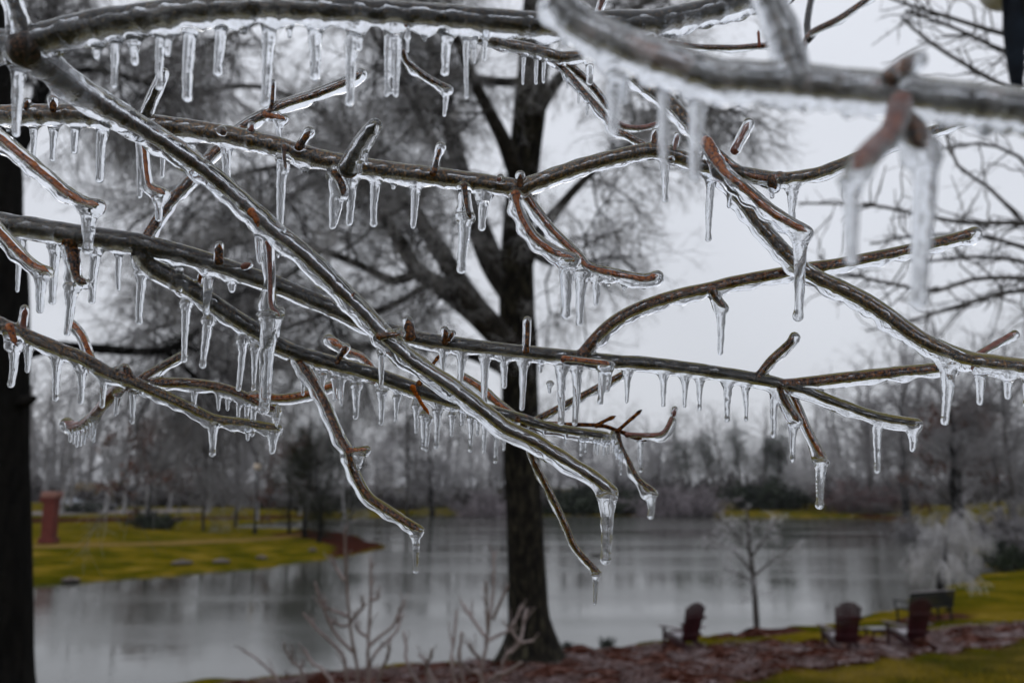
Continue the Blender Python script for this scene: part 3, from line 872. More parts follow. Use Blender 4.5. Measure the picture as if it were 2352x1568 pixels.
def plant(key, name, label, x, ybase, dist, ytop, cat='tree', wide=1.0, rot=None, group=None):
    """stand an archetype where the photo shows it: base seen at x, ybase, top at ytop"""
    if dist is None:
        g = hit_ground(x, ybase)
    else:
        v = ray(x, 1200)
        g = CAM + v * (dist / v[1])
        g[2] = float(height(g[0], g[1]))
    d = float(np.dot(g - CAM, FW))
    ztop = CAM[2] + ((784 - ytop) / FPX * math.cos(PITCH) + math.sin(PITCH)) / (math.cos(PITCH) - (784 - ytop) / FPX * math.sin(PITCH)) * (g[1] - CAM[1])
    h = ztop - g[2]
    unit = 2.4 if key in ('lavender_bush', 'pale_bush', 'red_bush') else 2.0 if key == 'dark_bush' else 5.0 if key == 'weeping' else 10.0
    s = h / unit
    root = thing(name, label, cat, loc=g, rotz=(hash((x, ybase)) % 628) / 100 if rot is None else rot, group=group)
    for nm, me in ARCH[key]:
        c = link(nm, me, root)
        c.scale = (s * wide, s * wide, s)
        if nm != 'trunk':
            c['kind'] = 'stuff'
    return root
HAZE = 0.00012
# ------------------------------------------------------------------ the far wood: one mass behind the trees that can be told apart
def far_woods():
    rng = np.random.default_rng(77)
    parts, pine, brush, thick = [], [], [], []
    arcs = [bare_arch(60 + i, spread_w=(.34, .45, .3)[i], lift=(.6, .4, .8)[i], n=(18, 44, 120, 360), r=(.07, .065, .07, .07), trunk_r=.2, fork=.06) for i in range(3)]
    con = bare_arch(66, spread_w=.24, lift=.25, fork=.32, n=(14, 40, 130, 360), r=(.06, .06, .085, .085), trunk_r=.2)
    thk = [bare_arch(90 + i, spread_w=(.42, .55)[i], lift=(.5, .3)[i], n=(14, 30, 90, 340), r=(.05, .05, .06, .07), trunk_r=.09, fork=.02) for i in range(2)]
    low = [bush_arch(80 + i, n=22, r=.06, K2=2) for i in range(2)]
    row = []
    for x in np.arange(-420, 2900, 40):
        row.append((x + rng.uniform(-20, 20), rng.uniform(185, 250), rng.uniform(.9, 1.2), 0))
    for x in np.arange(-420, 2900, 30):
        row.append((x + rng.uniform(-15, 15), rng.uniform(165, 190), rng.uniform(.4, .8), 0))
    for x in np.arange(-420, 2900, 30):
        row.append((x + rng.uniform(-12, 12), rng.uniform(150, 185), rng.uniform(2.8, 7.0), 1))
    for x in np.arange(-420, 2900, 16):
        hi = 1.0 if 1120 < x < 1880 else 1.5
        row.append((x + rng.uniform(-9, 9), rng.uniform(168, 225), rng.uniform(5.5, 13.0) * hi, 2))
    for x in np.arange(1100, 1960, 11):
        row.append((x + rng.uniform(-6, 6), rng.uniform(190, 240), rng.uniform(11.0, 18.0), 2))
    for x in np.arange(2050, 2900, 30):
        row.append((x + rng.uniform(-9, 9), rng.uniform(150, 175), rng.uniform(11.0, 19.0), 2))
    for x in np.arange(-300, 800, 60):
        row.append((x + rng.uniform(-30, 30), rng.uniform(105, 150), rng.uniform(.6, .95), 0))
    for x, dist, k, kind in row:
        v = ray(x, 1200)
        g = CAM + v * (dist / v[1]); g[2] = float(height(g[0], g[1]))
        # the outline of the tree tops: lower over the gap right of the big oak
        top = np.interp(x, [-400, 0, 200, 700, 1150, 1400, 1560, 1700, 1820, 1900, 2000, 2120, 2350, 2800], [780, 830, 850, 880, 920, 945, 950, 940, 960, 890, 820, 770, 730, 720])
        h = ((1123 - top) / FPX * dist + 3) * k
        if kind:
            h = k
        a = rng.uniform(0, 6.28)
        Rz = np.array([[math.cos(a), -math.sin(a), 0], [math.sin(a), math.cos(a), 0], [0, 0, 1]])
        if kind == 2:
            tk, bo, cr = thk[rng.integers(0, 2)]
            for V, F in ((tk[0], tk[1]), bo, cr):
                thick.append(((V @ Rz.T) * (h / 10) * np.array([1.15, 1.15, 1.0]) + g, F))
            continue
        if kind:
            sh, cr = low[rng.integers(0, 2)]
            s = h / 2.4
            for V, F in (sh, cr):
                brush.append(((V @ Rz.T) * s * np.array([1.5, 1.5, 1.0]) + g, F))
            continue
        s = h / 10
        if 1560 < x < 1880 and rng.uniform() < .6 or rng.uniform() < .07:
            tk, bo, cr = con; dst = pine
        else:
            tk, bo, cr = arcs[rng.integers(0, 3)]; dst = parts
        for V, F in ((tk[0], tk[1]), bo, cr):
            dst.append(((V @ Rz.T) * s + g, F))
    for lst, nm, mt, lb in ((parts, 'far_woods', M['twigs'], 'misty mass of bare iced trees along the far shore'), (pine, 'far_pines', M['needles_grey'], 'dull green pines rising inside the far wood'),
                            (thick, 'far_thicket', M['twigs'], 'grey iced thicket between the trunks of the far wood'),
                            (brush, 'far_undergrowth', M['twigs_dark2'], 'dark undergrowth at the foot of the far wood')):
        V, F, n = [], [], 0
        for v, f in lst:
            V.append(v); F.append(f + n); n += len(v)
        tag(link(nm, mesh_np(nm, np.vstack(V), np.vstack(F), mt)), lb, kind='stuff')
M['twigs_dark2'] = twig_mat('iced_undergrowth_twigs', (0.05, 0.046, 0.047), (0.13, 0.12, 0.125))
far_woods()

# ------------------------------------------------------------------ trees that can be told apart
g_ = 'trees across the lake'
plant('rusty_oak', 'oak_tree', 'rust leaved oak on the left bank behind the brick pillar', 335, 1200, 88, 940, wide=1.15)
plant('dark_bush', 'evergreen_bush', 'dark green bush at the foot of the rust leaved oak', 350, 1206, 84, 1170, cat='bush', wide=1.5)
plant('spreading_grey', 'bare_tree', 'bare tree with leaning thin trunk right of the rust leaved oak', 470, 1196, 82, 985, group=g_)
plant('upright_grey', 'bare_tree', 'thin bare tree between the leaning tree and the pond lamp post', 540, 1195, 95, 960, group=g_)
plant('conifer', 'evergreen_tree', 'taller dark evergreen on the mulch point of the left bank', 702, 1216, 74, 925, wide=1.1)
plant('slim_cypress', 'evergreen_tree', 'slimmer dark evergreen standing just right of the taller one on the point', 728, 1222, 68, 960, wide=1.0)
plant('rusty_oak', 'oak_tree', 'small rust leaved tree close beside the two evergreens on the point', 668, 1212, 80, 985, wide=.8)
plant('slim_cypress', 'evergreen_tree', 'small dark evergreen over the inlet right of the two on the point', 805, 1200, 120, 1010, wide=.8)
for x, top, key, lb, dist in ((860, 985, 'pale_round', 'pale rounded iced tree left of the dark forked trunk across the inlet', 150),
                        (936, 940, 'spreading_grey', 'bare tree with dark forked trunk across the inlet, left of the oak', 146),
                        (994, 960, 'dark_spreading', 'bare tree with straight dark trunk across the lake, just left of the oak', 145),
                        (1085, 975, 'pale_round', 'pale rounded iced tree behind the lavender bush left of the oak trunk', 155),
                        (1160, 955, 'upright_grey', 'grey upright tree seen against the left side of the oak trunk', 160),
                        (1330, 960, 'upright_grey', 'upright bare tree over the dark hedge right of the oak trunk', 165),
                        (1420, 970, 'pale_round', 'pale iced tree over the right half of the dark hedge', 160),
                        (1520, 985, 'upright_grey', 'upright bare tree right behind the big lavender bush', 168),
                        (1600, 975, 'tall_pine', 'tall thin pine right of the big lavender bush', 170),
                        (1650, 960, 'tall_pine', 'tall thin pine, second one right of the big lavender bush', 175),
                        (1705, 945, 'tall_pine', 'tallest pine over the gap in the wood above the young lake tree', 178),
                        (1755, 965, 'tall_pine', 'dull green pine right of the tallest pine across the lake', 170),
                        (1800, 985, 'slim_cypress', 'dark low evergreen beside the pale trees across the lake', 165),
                        (1860, 1000, 'pale_round', 'pale smoky iced tree across the lake, right of the dark low evergreen', 150),
                        (1905, 965, 'pale_round', 'larger pale smoky tree across the lake with pink bush in front', 145),
                        (2010, 880, 'spreading_grey', 'tall grey bare tree across the lake above the yellow shore strip', 140),
                        (2080, 860, 'dark_spreading', 'dark bare tree at the right end of the far shore', 125),
                        ):
    plant(key, 'pine_tree' if key == 'tall_pine' else 'evergreen_tree' if key == 'slim_cypress' else 'bare_tree', lb, x, 1170, dist, top, group=g_)
plant('dark_spreading', 'oak_tree', 'big dark bare oak with black trunk on the right bank', 2192, 1172, 92, 860, wide=1.1)
plant('rusty_oak', 'oak_tree', 'oak with few rust leaves just right of the big dark oak across the lake', 2215, 1172, 98, 900)
plant('spreading_grey', 'bare_tree', 'tall grey bare tree at the right edge behind the pale bush', 2330, 1180, 85, 800)
plant('spreading_grey', 'bare_tree', 'grey iced tree at the right edge above the garden rocks', 2300, 1195, 70, 1010, wide=1.2)
plant('lavender_bush', 'lavender_bush', 'lavender grey rounded bush on the far shore left of the oak trunk', 1118, 1180, 142, 1112, cat='bush', wide=1.35)
plant('lavender_bush', 'lavender_bush', 'big lavender grey domed bush on the far shore right of the oak', 1540, 1182, 141, 1098, cat='bush', wide=1.25)
plant('lavender_bush', 'lavender_bush', 'lavender grey bush forming the right shoulder of the big domed bush', 1608, 1180, 143, 1108, cat='bush', wide=1.25)
for x, t_, q in ((1290, 1118, 'left'), (1350, 1108, 'middle'), (1410, 1112, 'fourth'), (1465, 1118, 'right')):
    plant('dark_bush', 'hedge_bush', {'left': 'dark hedge bush directly right of the oak trunk on the far shore', 'middle': 'second dark hedge bush from the oak trunk on the far shore',
          'fourth': 'third dark hedge bush from the oak trunk on the far shore', 'right': 'dark hedge bush touching the big lavender bush'}[q], x, 1170, 150, t_, cat='bush', wide=1.3, group='dark hedge bushes on the far shore')
for x, t_, q in ((1720, 1105, 'dark bush under the tallest pine across the lake'), (1800, 1090, 'dark bush under the low evergreen across the lake')):
    plant('dark_bush', 'hedge_bush', q, x, 1165, 155, t_, cat='bush', wide=1.3)
plant('red_bush', 'red_bush', 'pinkish red iced bush on the far shore beneath the pale smoky trees', 1955, 1178, 142, 1085, cat='bush', wide=1.2)
plant('red_bush', 'red_bush', 'smaller pinkish bush next to the yellow strip at the far right shore', 2035, 1180, 138, 1100, cat='bush', wide=1.1)
plant('pale_bush', 'pale_bush', 'pale iced bush at the right end of the far shore, behind the weeping tree', 2108, 1198, 78, 1160, cat='bush', wide=1.1)
plant('pale_bush', 'pale_bush', 'large pale iced bush at the right edge above the garden rocks', 2335, 1232, 52, 1110, cat='bush', wide=1.1)
plant('pale_bush', 'pale_bush', 'pale iced bush low beside the garden rocks on the right bank', 2268, 1236, 62, 1188, cat='bush', wide=1.0)
plant('dark_bush', 'evergreen_bush', 'dark green bush among rocks on the right bank', 2300, 1272, 46, 1232, cat='bush', wide=.7)

# ---- the small weeping tree on the right shore
plant('weeping', 'weeping_tree', 'small pale weeping tree with iced drooping twigs behind the dark bench', 2148, 1400, 30.0, 1150, wide=1.05)
# ---- young staked tree by the water
yb = hit_ground(1738, 1447)
yd = float(np.dot(yb - CAM, FW))
yt = [(yb[0], yb[1], yb[2] - .1, .085), PX(1737, 1420, yd, 7), PX(1733, 1360, yd, 6.2), PX(1727, 1300, yd, 5.5), PX(1722, 1260, yd, 4.2), PX(1718, 1210, yd, 3), PX(1716, 1165, yd, 1.8)]
YL = [[PX(1729, 1325, yd, 3), PX(1770, 1290, yd + .3, 2.4), PX(1830, 1250, yd + .6, 1.5)], [PX(1728, 1315, yd, 3), PX(1690, 1270, yd - .3, 2.2), PX(1625, 1235, yd - .5, 1.4)],
      [PX(1725, 1280, yd, 3), PX(1760, 1230, yd - .4, 2), PX(1785, 1190, yd - .6, 1.2)], [PX(1724, 1270, yd, 2.6), PX(1690, 1225, yd + .4, 2), PX(1650, 1190, yd + .6, 1.2)],
      [PX(1730, 1335, yd, 2.6), PX(1700, 1320, yd + .3, 2), PX(1660, 1305, yd + .5, 1.2)]]
explicit_tree('young_tree', 'slender young tree with pale iced twigs on its own mulch mound by the water', yb, yt, YL, [M['trunk_grey'], M['twigs_pale'], M['twigs_pale']],
              [dict(n=110, lmin=.25, lmax=.8, K=4, spread=.8, lift=.2, droop=.15, r0=.010, t0=.25, wig=.2), dict(n=1100, lmin=.1, lmax=.35, K=3, spread=.9, lift=0, droop=.3, r0=.0065, wig=.2, taper=.8)], 55)

# ------------------------------------------------------------------ garden chairs, bench, footstool
m = bark_mat('wet_maroon_wood', [(0.3, (0.018, 0.003, 0.0045)), (0.7, (0.042, 0.007, 0.010))], 6, rough=0.4, bump=0.2, bdist=0.004, stretch=(1, 1, .2), spec=0.35)
M['maroon'] = m
M['bench'] = bark_mat('black_painted_metal', [(0.3, (0.005, 0.006, 0.006)), (0.7, (0.012, 0.013, 0.013))], 6, rough=0.6, bump=0, spec=0.15)
M['frost'] = bark_mat('frost_crust', [(0.3, (0.16, 0.14, 0.15)), (0.7, (0.40, 0.38, 0.40))], 14, rough=0.4, bump=0.5, bdist=0.01)

def adirondack(label, x, y, facing_deg):
    g = hit_ground(x, y)
    t = thing('garden_chair', label, 'chair', loc=g - np.array([0, 0, .01]), rotz=math.radians(facing_deg), group='maroon slatted garden chairs by the lake')
    # local: +Y is forward
    tilt = math.radians(17)
    for i in range(7):                                   # back slats, fanned with an arched top
        u = (i - 3)
        Lb = 0.92 - 0.012 * u * u
        bx = Boxes().box((u * 0.077, -0.20 - math.sin(tilt) * Lb / 2, 0.27 + math.cos(tilt) * Lb / 2), (0.069, 0.020, Lb), rx=tilt, ry=math.radians(u * 1.3))
        link('back_slat', bx.mesh('back_slat', M['maroon']), t)
    for i in range(6):
        yy = -0.14 + i * 0.095
        link('seat_slat', Boxes().box((0, yy, 0.27 + 0.14 * (i / 5.0)), (0.54, 0.085, 0.02), rx=math.radians(15)).mesh('seat_slat', M['maroon']), t)
    link('frost_crust', Boxes().box((0, 0.10, 0.365), (0.40, 0.26, 0.012), rx=math.radians(15), ch=.006).mesh('frost_crust', M['frost']), t)
    for sx in (-1, 1):
        link('leg', Boxes().box((sx * 0.29, 0.36, 0.27), (0.03, 0.10, 0.54)).mesh('leg', M['maroon']), t)
        link('leg', Boxes().box((sx * 0.255, -0.12, 0.20), (0.03, 1.02, 0.10), rx=math.radians(16)).mesh('leg', M['maroon']), t)
        link('armrest', Boxes().box((sx * 0.33, 0.06, 0.555), (0.13, 0.78, 0.022)).mesh('armrest', M['maroon']), t)
    for zz, yy in ((0.40, -.28), (0.80, -.44)):
        link('back_rail', Boxes().box((0, yy - .0, zz), (0.60, 0.022, 0.07), rx=tilt).mesh('back_rail', M['maroon']), t)
    return t
adirondack('maroon garden chair nearest the oak trunk, alone at the water edge', 1572, 1495, 30)
adirondack('maroon garden chair seen from behind, middle one of the three', 1936, 1500, 3)
adirondack('maroon garden chair in front of the dark bench', 2092, 1490, 15)

def park_bench(label, x, y, rz):
    g = hit_ground(x, y)
    t = thing('park_bench', label, 'bench', loc=g, rotz=math.radians(rz))
    for i in range(5):
        link('back_slat', Boxes().box((0, -0.24 - i * 0.022, 0.50 + i * 0.088), (1.75, 0.022, 0.078), rx=math.radians(14)).mesh('back_slat', M['bench']), t)
    for i in range(5):
        link('seat_slat', Boxes().box((0, -0.17 + i * 0.095, 0.43), (1.75, 0.085, 0.022)).mesh('seat_slat', M['bench']), t)
    link('frost_crust', Boxes().box((0, -0.335, 0.915), (1.72, 0.03, 0.022), ch=.008).mesh('frost_crust', M['frost']), t)
    for sx in (-1, 1):
        for yy in (-.2, .24):
            link('leg', Boxes().box((sx * 0.8, yy, 0.21), (0.05, 0.05, 0.42)).mesh('leg', M['bench']), t)
        link('armrest', Boxes().box((sx * 0.86, 0.02, 0.64), (0.05, 0.52, 0.035)).mesh('armrest', M['bench']), t)
        link('arm_post', Boxes().box((sx * 0.86, 0.24, 0.53), (0.04, 0.04, 0.20)).mesh('arm_post', M['bench']), t)
    return t
park_bench('dark slatted park bench on the right shore behind the maroon chairs', 2126, 1430, 24)

M['table'] = bark_mat('wet_grey_table', [(0.3, (0.07, 0.068, 0.07)), (0.7, (0.16, 0.155, 0.16))], 8, rough=.4, bump=0)
g = hit_ground(2018, 1462)
t = thing('footstool', 'low table with pale icy top on the mulch between two maroon chairs', 'table', loc=g, rotz=.15)
link('table_top', Boxes().box((0, 0, .215), (.56, .42, .03)).mesh('table_top', M['table']), t)
for sx in (-1, 1):
    for sy in (-1, 1):
        link('leg', Boxes().box((sx * .23, sy * .16, .10), (.05, .05, .20)).mesh('leg', M['maroon']), t)
link('apron', Boxes().box((0, -.18, .165), (.5, .025, .06)).mesh('apron', M['maroon']), t)

# ------------------------------------------------------------------ brick pillar, lamp posts, cars on the left bank
M['brick'] = bark_mat('red_painted_brick', [(0.3, (0.07, 0.010, 0.007)), (0.7, (0.12, 0.022, 0.015))], 3, rough=.7, bump=.3, bdist=.01)
M['cap'] = bark_mat('pinkish_stone_cap', [(0.3, (0.16, 0.07, 0.055)), (0.7, (0.24, 0.12, 0.10))], 3, rough=.7, bump=0)
g = hit_ground(111, 1247)
dd = float(np.dot(g - CAM, FW))
u = dd / FPX
t = thing('brick_pillar', 'tall red brick pillar with wider pale cap on the left bank lawn', 'pillar', loc=g)
link('shaft', Boxes().box((0, 0, 51 * u), (26 * u, 26 * u, 104 * u), ch=.02).mesh('shaft', M['brick']), t)
link('base_block', Boxes().box((0, 0, 6 * u), (34 * u, 34 * u, 13 * u), ch=.02).mesh('base_block', M['brick']), t)
link('cap', Boxes().box((0, 0, 110 * u), (36 * u, 34 * u, 14 * u), ch=.05).mesh('cap', M['cap']), t)
link('cap_course', Boxes().box((-4 * u, 0, 98 * u), (36 * u, 30 * u, 10 * u), ch=.03).mesh('cap_course', M['brick']), t)

M['globe'] = bark_mat('cream_lamp_glass', [(0.3, (0.62, 0.52, 0.42)), (0.7, (0.72, 0.62, 0.50))], 3, rough=.35, bump=0)
M['cream'] = bark_mat('cream_lamp_shade', [(0.3, (0.62, 0.61, 0.55)), (0.7, (0.72, 0.71, 0.65))], 3, rough=.4, bump=0)
def ball(c, r, m=12, nn=8, sq=1.0):
    th = np.linspace(-1.45, 1.45, nn)
    return tube(np.array([[c[0], c[1], c[2] + r * sq * math.sin(a)] for a in th]), np.array([r * math.cos(a) for a in th]), m)
def pole(pts, r, m=10):
    p = np.array(pts, float)
    return tube(p, np.broadcast_to(np.asarray(r, float), (len(p),)).copy(), m)
g = hit_ground(585, 1226)
dd = float(np.dot(g - CAM, FW)); u = dd / FPX
t = thing('street_lamp', 'dark lamp post with glowing cream globe head on the left bank', 'lamp post', loc=g)
t['label'] = 'dark lamp post with cream globe head on the left bank near the inlet'
V, F, T3 = pole([(0, 0, -.1), (0, 0, 40 * u), (0, 0, 90 * u), (0, 0, 142 * u)], [3.6 * u, 2.6 * u, 2.2 * u, 2.0 * u])
link('post', mesh_np('post', V, [F, T3], M['bench']), t)
V, F, T3 = pole([(0, 0, 0), (0, 0, 10 * u), (0, 0, 16 * u)], [5 * u, 5 * u, 3.6 * u])
link('base', mesh_np('base', V, [F, T3], M['bench']), t)
V, F, T3 = ball((0, 0, 154 * u), 9 * u)
link('globe', mesh_np('globe', V, [F, T3], M['globe']), t)
V, F, T3 = pole([(0, 0, 162 * u), (0, 0, 165 * u), (0, 0, 170 * u)], [8 * u, 6 * u, 1.5 * u])
link('lamp_cap', mesh_np('lamp_cap', V, [F, T3], M['bench']), t)

def car(label, x, y, dist, L, rz, paint, glass):
    v = ray(x, 1200)
    g = CAM + v * (dist / v[1]); g[2] = float(height(g[0], g[1]))
    t = thing('parked_car', label, 'car', loc=g, rotz=rz, group='cars parked along the far road')
    prof = [(-.5, .30), (-.5, .62), (-.46, .74), (-.30, .80), (-.17, 1.16), (-.08, 1.26), (.12, 1.27), (.20, 1.22), (.33, .86), (.47, .76), (.5, .62), (.5, .30)]
    Vs, Fs = [], []
    n_ = len(prof)
    for sy, in_ in ((-.88, 0), (.88, 0)):
        for px_, pz in prof:
            w = sy * (0.82 if pz > 1.0 else 1.0)
            Vs.append((px_ * L, w, pz * 1.12))
    q = [[i, i + 1, i + 1 + n_, i + n_] for i in range(n_ - 1)] + [[n_ - 1, 0, n_, 2 * n_ - 1]]
    side = []
    for o_, fl in ((0, False), (n_, True)):
        for i in range(1, n_ // 2):
            f_ = [o_ + i - 1, o_ + i, o_ + n_ - 1 - i, o_ + n_ - i]
            side.append(f_ if fl else f_[::-1])
    link('body', mesh_np('body', np.array(Vs), np.array(q + side), paint, smooth=False), t)
    for sy in (-1, 1):
        gb_ = Boxes().box((.015 * L, sy * .80, 1.16), (.38 * L, .03, .30), rx=sy * math.radians(-14), ch=.02)
        link('side_window', gb_.mesh('side_window', glass), t)
        for sx in (-.31, .31):
            a_ = np.array([(sx * L, sy * .80 - .1, .33), (sx * L, sy * .80 + .1, .33)])
            V, F, T3 = tube(a_, np.array([.33, .33]), 14, nub=.05)
            link('wheel', mesh_np('wheel', V, [F, T3], M['bench']), t)
    link('windscreen', Boxes().box((.27 * L, 0, 1.17), (.03, 1.3, .46), ry=math.radians(-48), ch=.01).mesh('windscreen', glass), t)
    link('rear_window', Boxes().box((-.235 * L, 0, 1.13), (.03, 1.3, .42), ry=math.radians(40), ch=.01).mesh('rear_window', glass), t)
M['car_blue'] = bark_mat('pale_blue_paint', [(0.3, (0.30, 0.33, 0.38)), (0.7, (0.34, 0.37, 0.42))], 1, rough=.3, bump=0)
M['car_dark'] = bark_mat('dark_blue_paint', [(0.3, (0.012, 0.013, 0.02)), (0.7, (0.016, 0.017, 0.026))], 1, rough=.3, bump=0)
M['glass'] = bark_mat('dark_car_glass', [(0.3, (0.01, 0.011, 0.012)), (0.7, (0.014, 0.015, 0.016))], 1, rough=.12, bump=0)
car('dark blue parked car on the road behind the left bank', 230, 1165, 135, 4.4, math.radians(8), M['car_dark'], M['glass'])
car('pale blue parked car right of the brick pillar', 156, 1150, 150, 4.6, math.radians(4), M['car_blue'], M['glass'])
plant('dark_bush', 'evergreen_bush', 'low dark green bush in front of the pale blue parked car', 195, 1165, 128, 1148, cat='bush', wide=2.2)

# tan dry ornamental grasses beside the cars
def plume(label, x, lean, ytop, dist):
    v = ray(x, 1200)
    g = CAM + v * (dist / v[1]); g[2] = float(height(g[0], g[1]))
    rng = np.random.default_rng(int(x))
    n_ = 260
    h = (1165 - ytop) / FPX * dist
    s = np.linspace(0, 1, 4)
    d = rng.normal(size=(n_, 2)) * .18
    d[:, 0] += lean
    Pl = np.zeros((n_, 4, 3))
    L = rng.uniform(.6, 1.05, n_) * h
    Pl[:, :, 0] = rng.normal(size=(n_, 1)) * .18 + d[:, :1] * L[:, None] * s ** 1.5
    Pl[:, :, 1] = rng.normal(size=(n_, 1)) * .18 + d[:, 1:] * L[:, None] * s ** 1.5
    Pl[:, :, 2] = L[:, None] * s
    R = np.full((n_, 4), .035) * np.array([.6, .8, 1.2, .9])
    t = thing('grass_clump', label, 'ornamental grass', loc=g, group='tan ornamental grass clumps by the road')
    V, F = prisms(Pl, R, 3)
    tag(link('blades', mesh_np('blades', V, F, M['tan_straw']), t), kind='stuff')
plume('tan ornamental grass clump above the pale blue car', 178, -.05, 1118, 160)
plume('tan upright ornamental grass clump between the pale blue and the dark car', 212, .0, 1118, 158)
plume('tan ornamental grass clump leaning right over the dark car', 250, .35, 1112, 158)

# ------------------------------------------------------------------ lamp post with banner, upper right edge
DP = 9.0
top = P(2362, 40, DP)
gp = np.array([top[0], top[1], float(height(top[0], top[1]))])
t = thing('street_lamp', 'black lamp post on the right edge carrying a dark navy banner and cream lamp head', 'lamp post', loc=gp)
def rel(x, y, dz=0.0):
    """a point on the vertical plane through the post"""
    v = ray(x, y)
    return CAM + v * ((gp[1] + dz - CAM[1]) / v[1]) - gp
ztop = rel(2362, -260)[2]
V, F, T3 = pole([(0, 0, -.2), (0, 0, 1), (0, 0, 3), (0, 0, ztop)], [.085, .065, .058, .05])
link('post', mesh_np('post', V, [F, T3], M['bench']), t)
M['banner'] = bark_mat('navy_banner_cloth', [(0.42, (0.0045, 0.007, 0.013)), (0.60, (0.010, 0.017, 0.028)), (0.72, (0.03, 0.04, 0.055))], 3.5, rough=.8, bump=.2, bdist=.01, spec=.2)
# banner: hangs left of the post, its free edge curling
yy = np.linspace(0, 1, 16)
xx = np.linspace(0, 1, 9)
BV = []
for iy, a in enumerate(yy):
    ypix = -230 + a * (199 + 230)
    xl = np.interp(ypix, [-230, 0, 60, 100, 150, 199], [2292, 2297, 2303, 2312, 2320, 2326])
    pl, pr = rel(xl, ypix), rel(2352, ypix)
    for ix_, b_ in enumerate(xx):
        p = pl * (1 - b_) + pr * b_
        p = p.copy(); p[1] += 0.10 * math.sin(b_ * 3.1) * (0.4 + a) + 0.03 * math.sin(a * 9 + b_ * 4)
        BV.append(p)
BV = np.array(BV)
BF = np.array([[i * 9 + j, i * 9 + j + 1, (i + 1) * 9 + j + 1, (i + 1) * 9 + j] for i in range(15) for j in range(8)])
B2 = BV + np.array([0, .006, 0])
rim = [i * 9 for i in range(16)] 
rimq = [[i * 9, (i + 1) * 9, (i + 1) * 9 + 144, i * 9 + 144] for i in range(15)] + [[135 + j, 135 + j + 1, 135 + j + 1 + 144, 135 + j + 144] for j in range(8)]
link('banner', mesh_np('banner', np.vstack([BV, B2]), np.vstack([BF, BF[:, ::-1] + 144, np.array(rimq)]), M['banner']), t)
pa, pb = rel(2296, -236), rel(2362, -236)
V, F, T3 = pole([pa, (pa + pb) / 2, pb], [.018, .018, .018])
link('banner_arm', mesh_np('banner_arm', V, [F, T3], M['bench']), t)
pc = rel(2303, -31, .42)
V, F, T3 = ball(pc, .25, 14, 9, 1.05)
link('lamp_head', mesh_np('lamp_head', V, [F, T3], M['cream']), t)
V, F, T3 = pole([pc + np.array([0, 0, .2]), pc + np.array([.06, -.2, .42]), rel(2362, -110)], [.02, .02, .022])
link('lamp_arm', mesh_np('lamp_arm', V, [F, T3], M['bench']), t)

# ------------------------------------------------------------------ bare iced shrubs in front of the water
M['shrub'] = bark_mat('iced_pink_grey_stem', [(0.3, (0.10, 0.07, 0.065)), (0.7, (0.24, 0.19, 0.185))], 9, rough=.35, bump=0, spec=.6)
def shrub(label, bx, by, d, stems, seed, wpx=4.2):
    g = P(bx, by, d)
    g = np.array([g[0], g[1], float(height(g[0], g[1]))])
    t = thing('bare_shrub', label, 'shrub', loc=g, group='bare iced shrubs at the bottom edge')
    rr = np.random.default_rng(seed)
    for q in stems:
        pts = [(x, y) for x, y in q]
        dz = rr.uniform(-.5, .5)
        n_ = len(pts)
        P3 = [PX(x, y, d + dz * (i / n_), wpx * (1 - .45 * i / n_)) for i, (x, y) in enumerate(pts)]
        if pts[0][1] > 1515:                             # main stems grow out of the ground
            P3 = [(g[0] + (P3[0][0] - g[0]) * .35, g[1] + rr.uniform(-.1, .1), g[2] - .05, P3[0][3] * 1.15)] + P3
        s_ = limb_tube(P3, step=.1)
        V, F, T3 = tube(s_[:, :3] - g, s_[:, 3], 8)
        link('stem', mesh_np('stem', V, [F, T3], M['shrub']), t)
        sp = resamp(s_, 8)
        k = max(2, len(pts))
        tw = spawn(rr, (sp[:, :3] - g)[None], sp[:, 3][None], n=2 * k, lmin=.08, lmax=.3, K=4, spread=.6, lift=.45, droop=0, r0=.008, t0=.35, wig=.15, taper=.7)
        V, F = prisms(*tw, 4)
        tag(link('twigs', mesh_np('twigs', V, F, M['shrub']), t), kind='stuff')
S1 = [[(822, 1551), (812, 1490), (802, 1416), (796, 1331), (793, 1270), (793, 1213)], [(846, 1568), (845, 1520), (846, 1467), (850, 1400), (852, 1348), (851, 1280)],
      [(795, 1545), (785, 1500), (741, 1456), (720, 1436), (698, 1408)], [(808, 1494), (768, 1450), (741, 1389), (724, 1338)], [(797, 1414), (770, 1402), (741, 1395)],
      [(797, 1436), (780, 1436), (762, 1424)], [(789, 1330), (776, 1310), (764, 1290)], [(846, 1484), (875, 1458), (903, 1436), (927, 1382)], [(850, 1535), (880, 1480), (910, 1450), (922, 1412)],
      [(812, 1418), (828, 1400), (840, 1385)], [(846, 1462), (825, 1450), (815, 1435)], [(870, 1560), (890, 1510), (895, 1475)], [(760, 1560), (720, 1525), (700, 1490)], [(850, 1375), (862, 1376), (868, 1372)]]
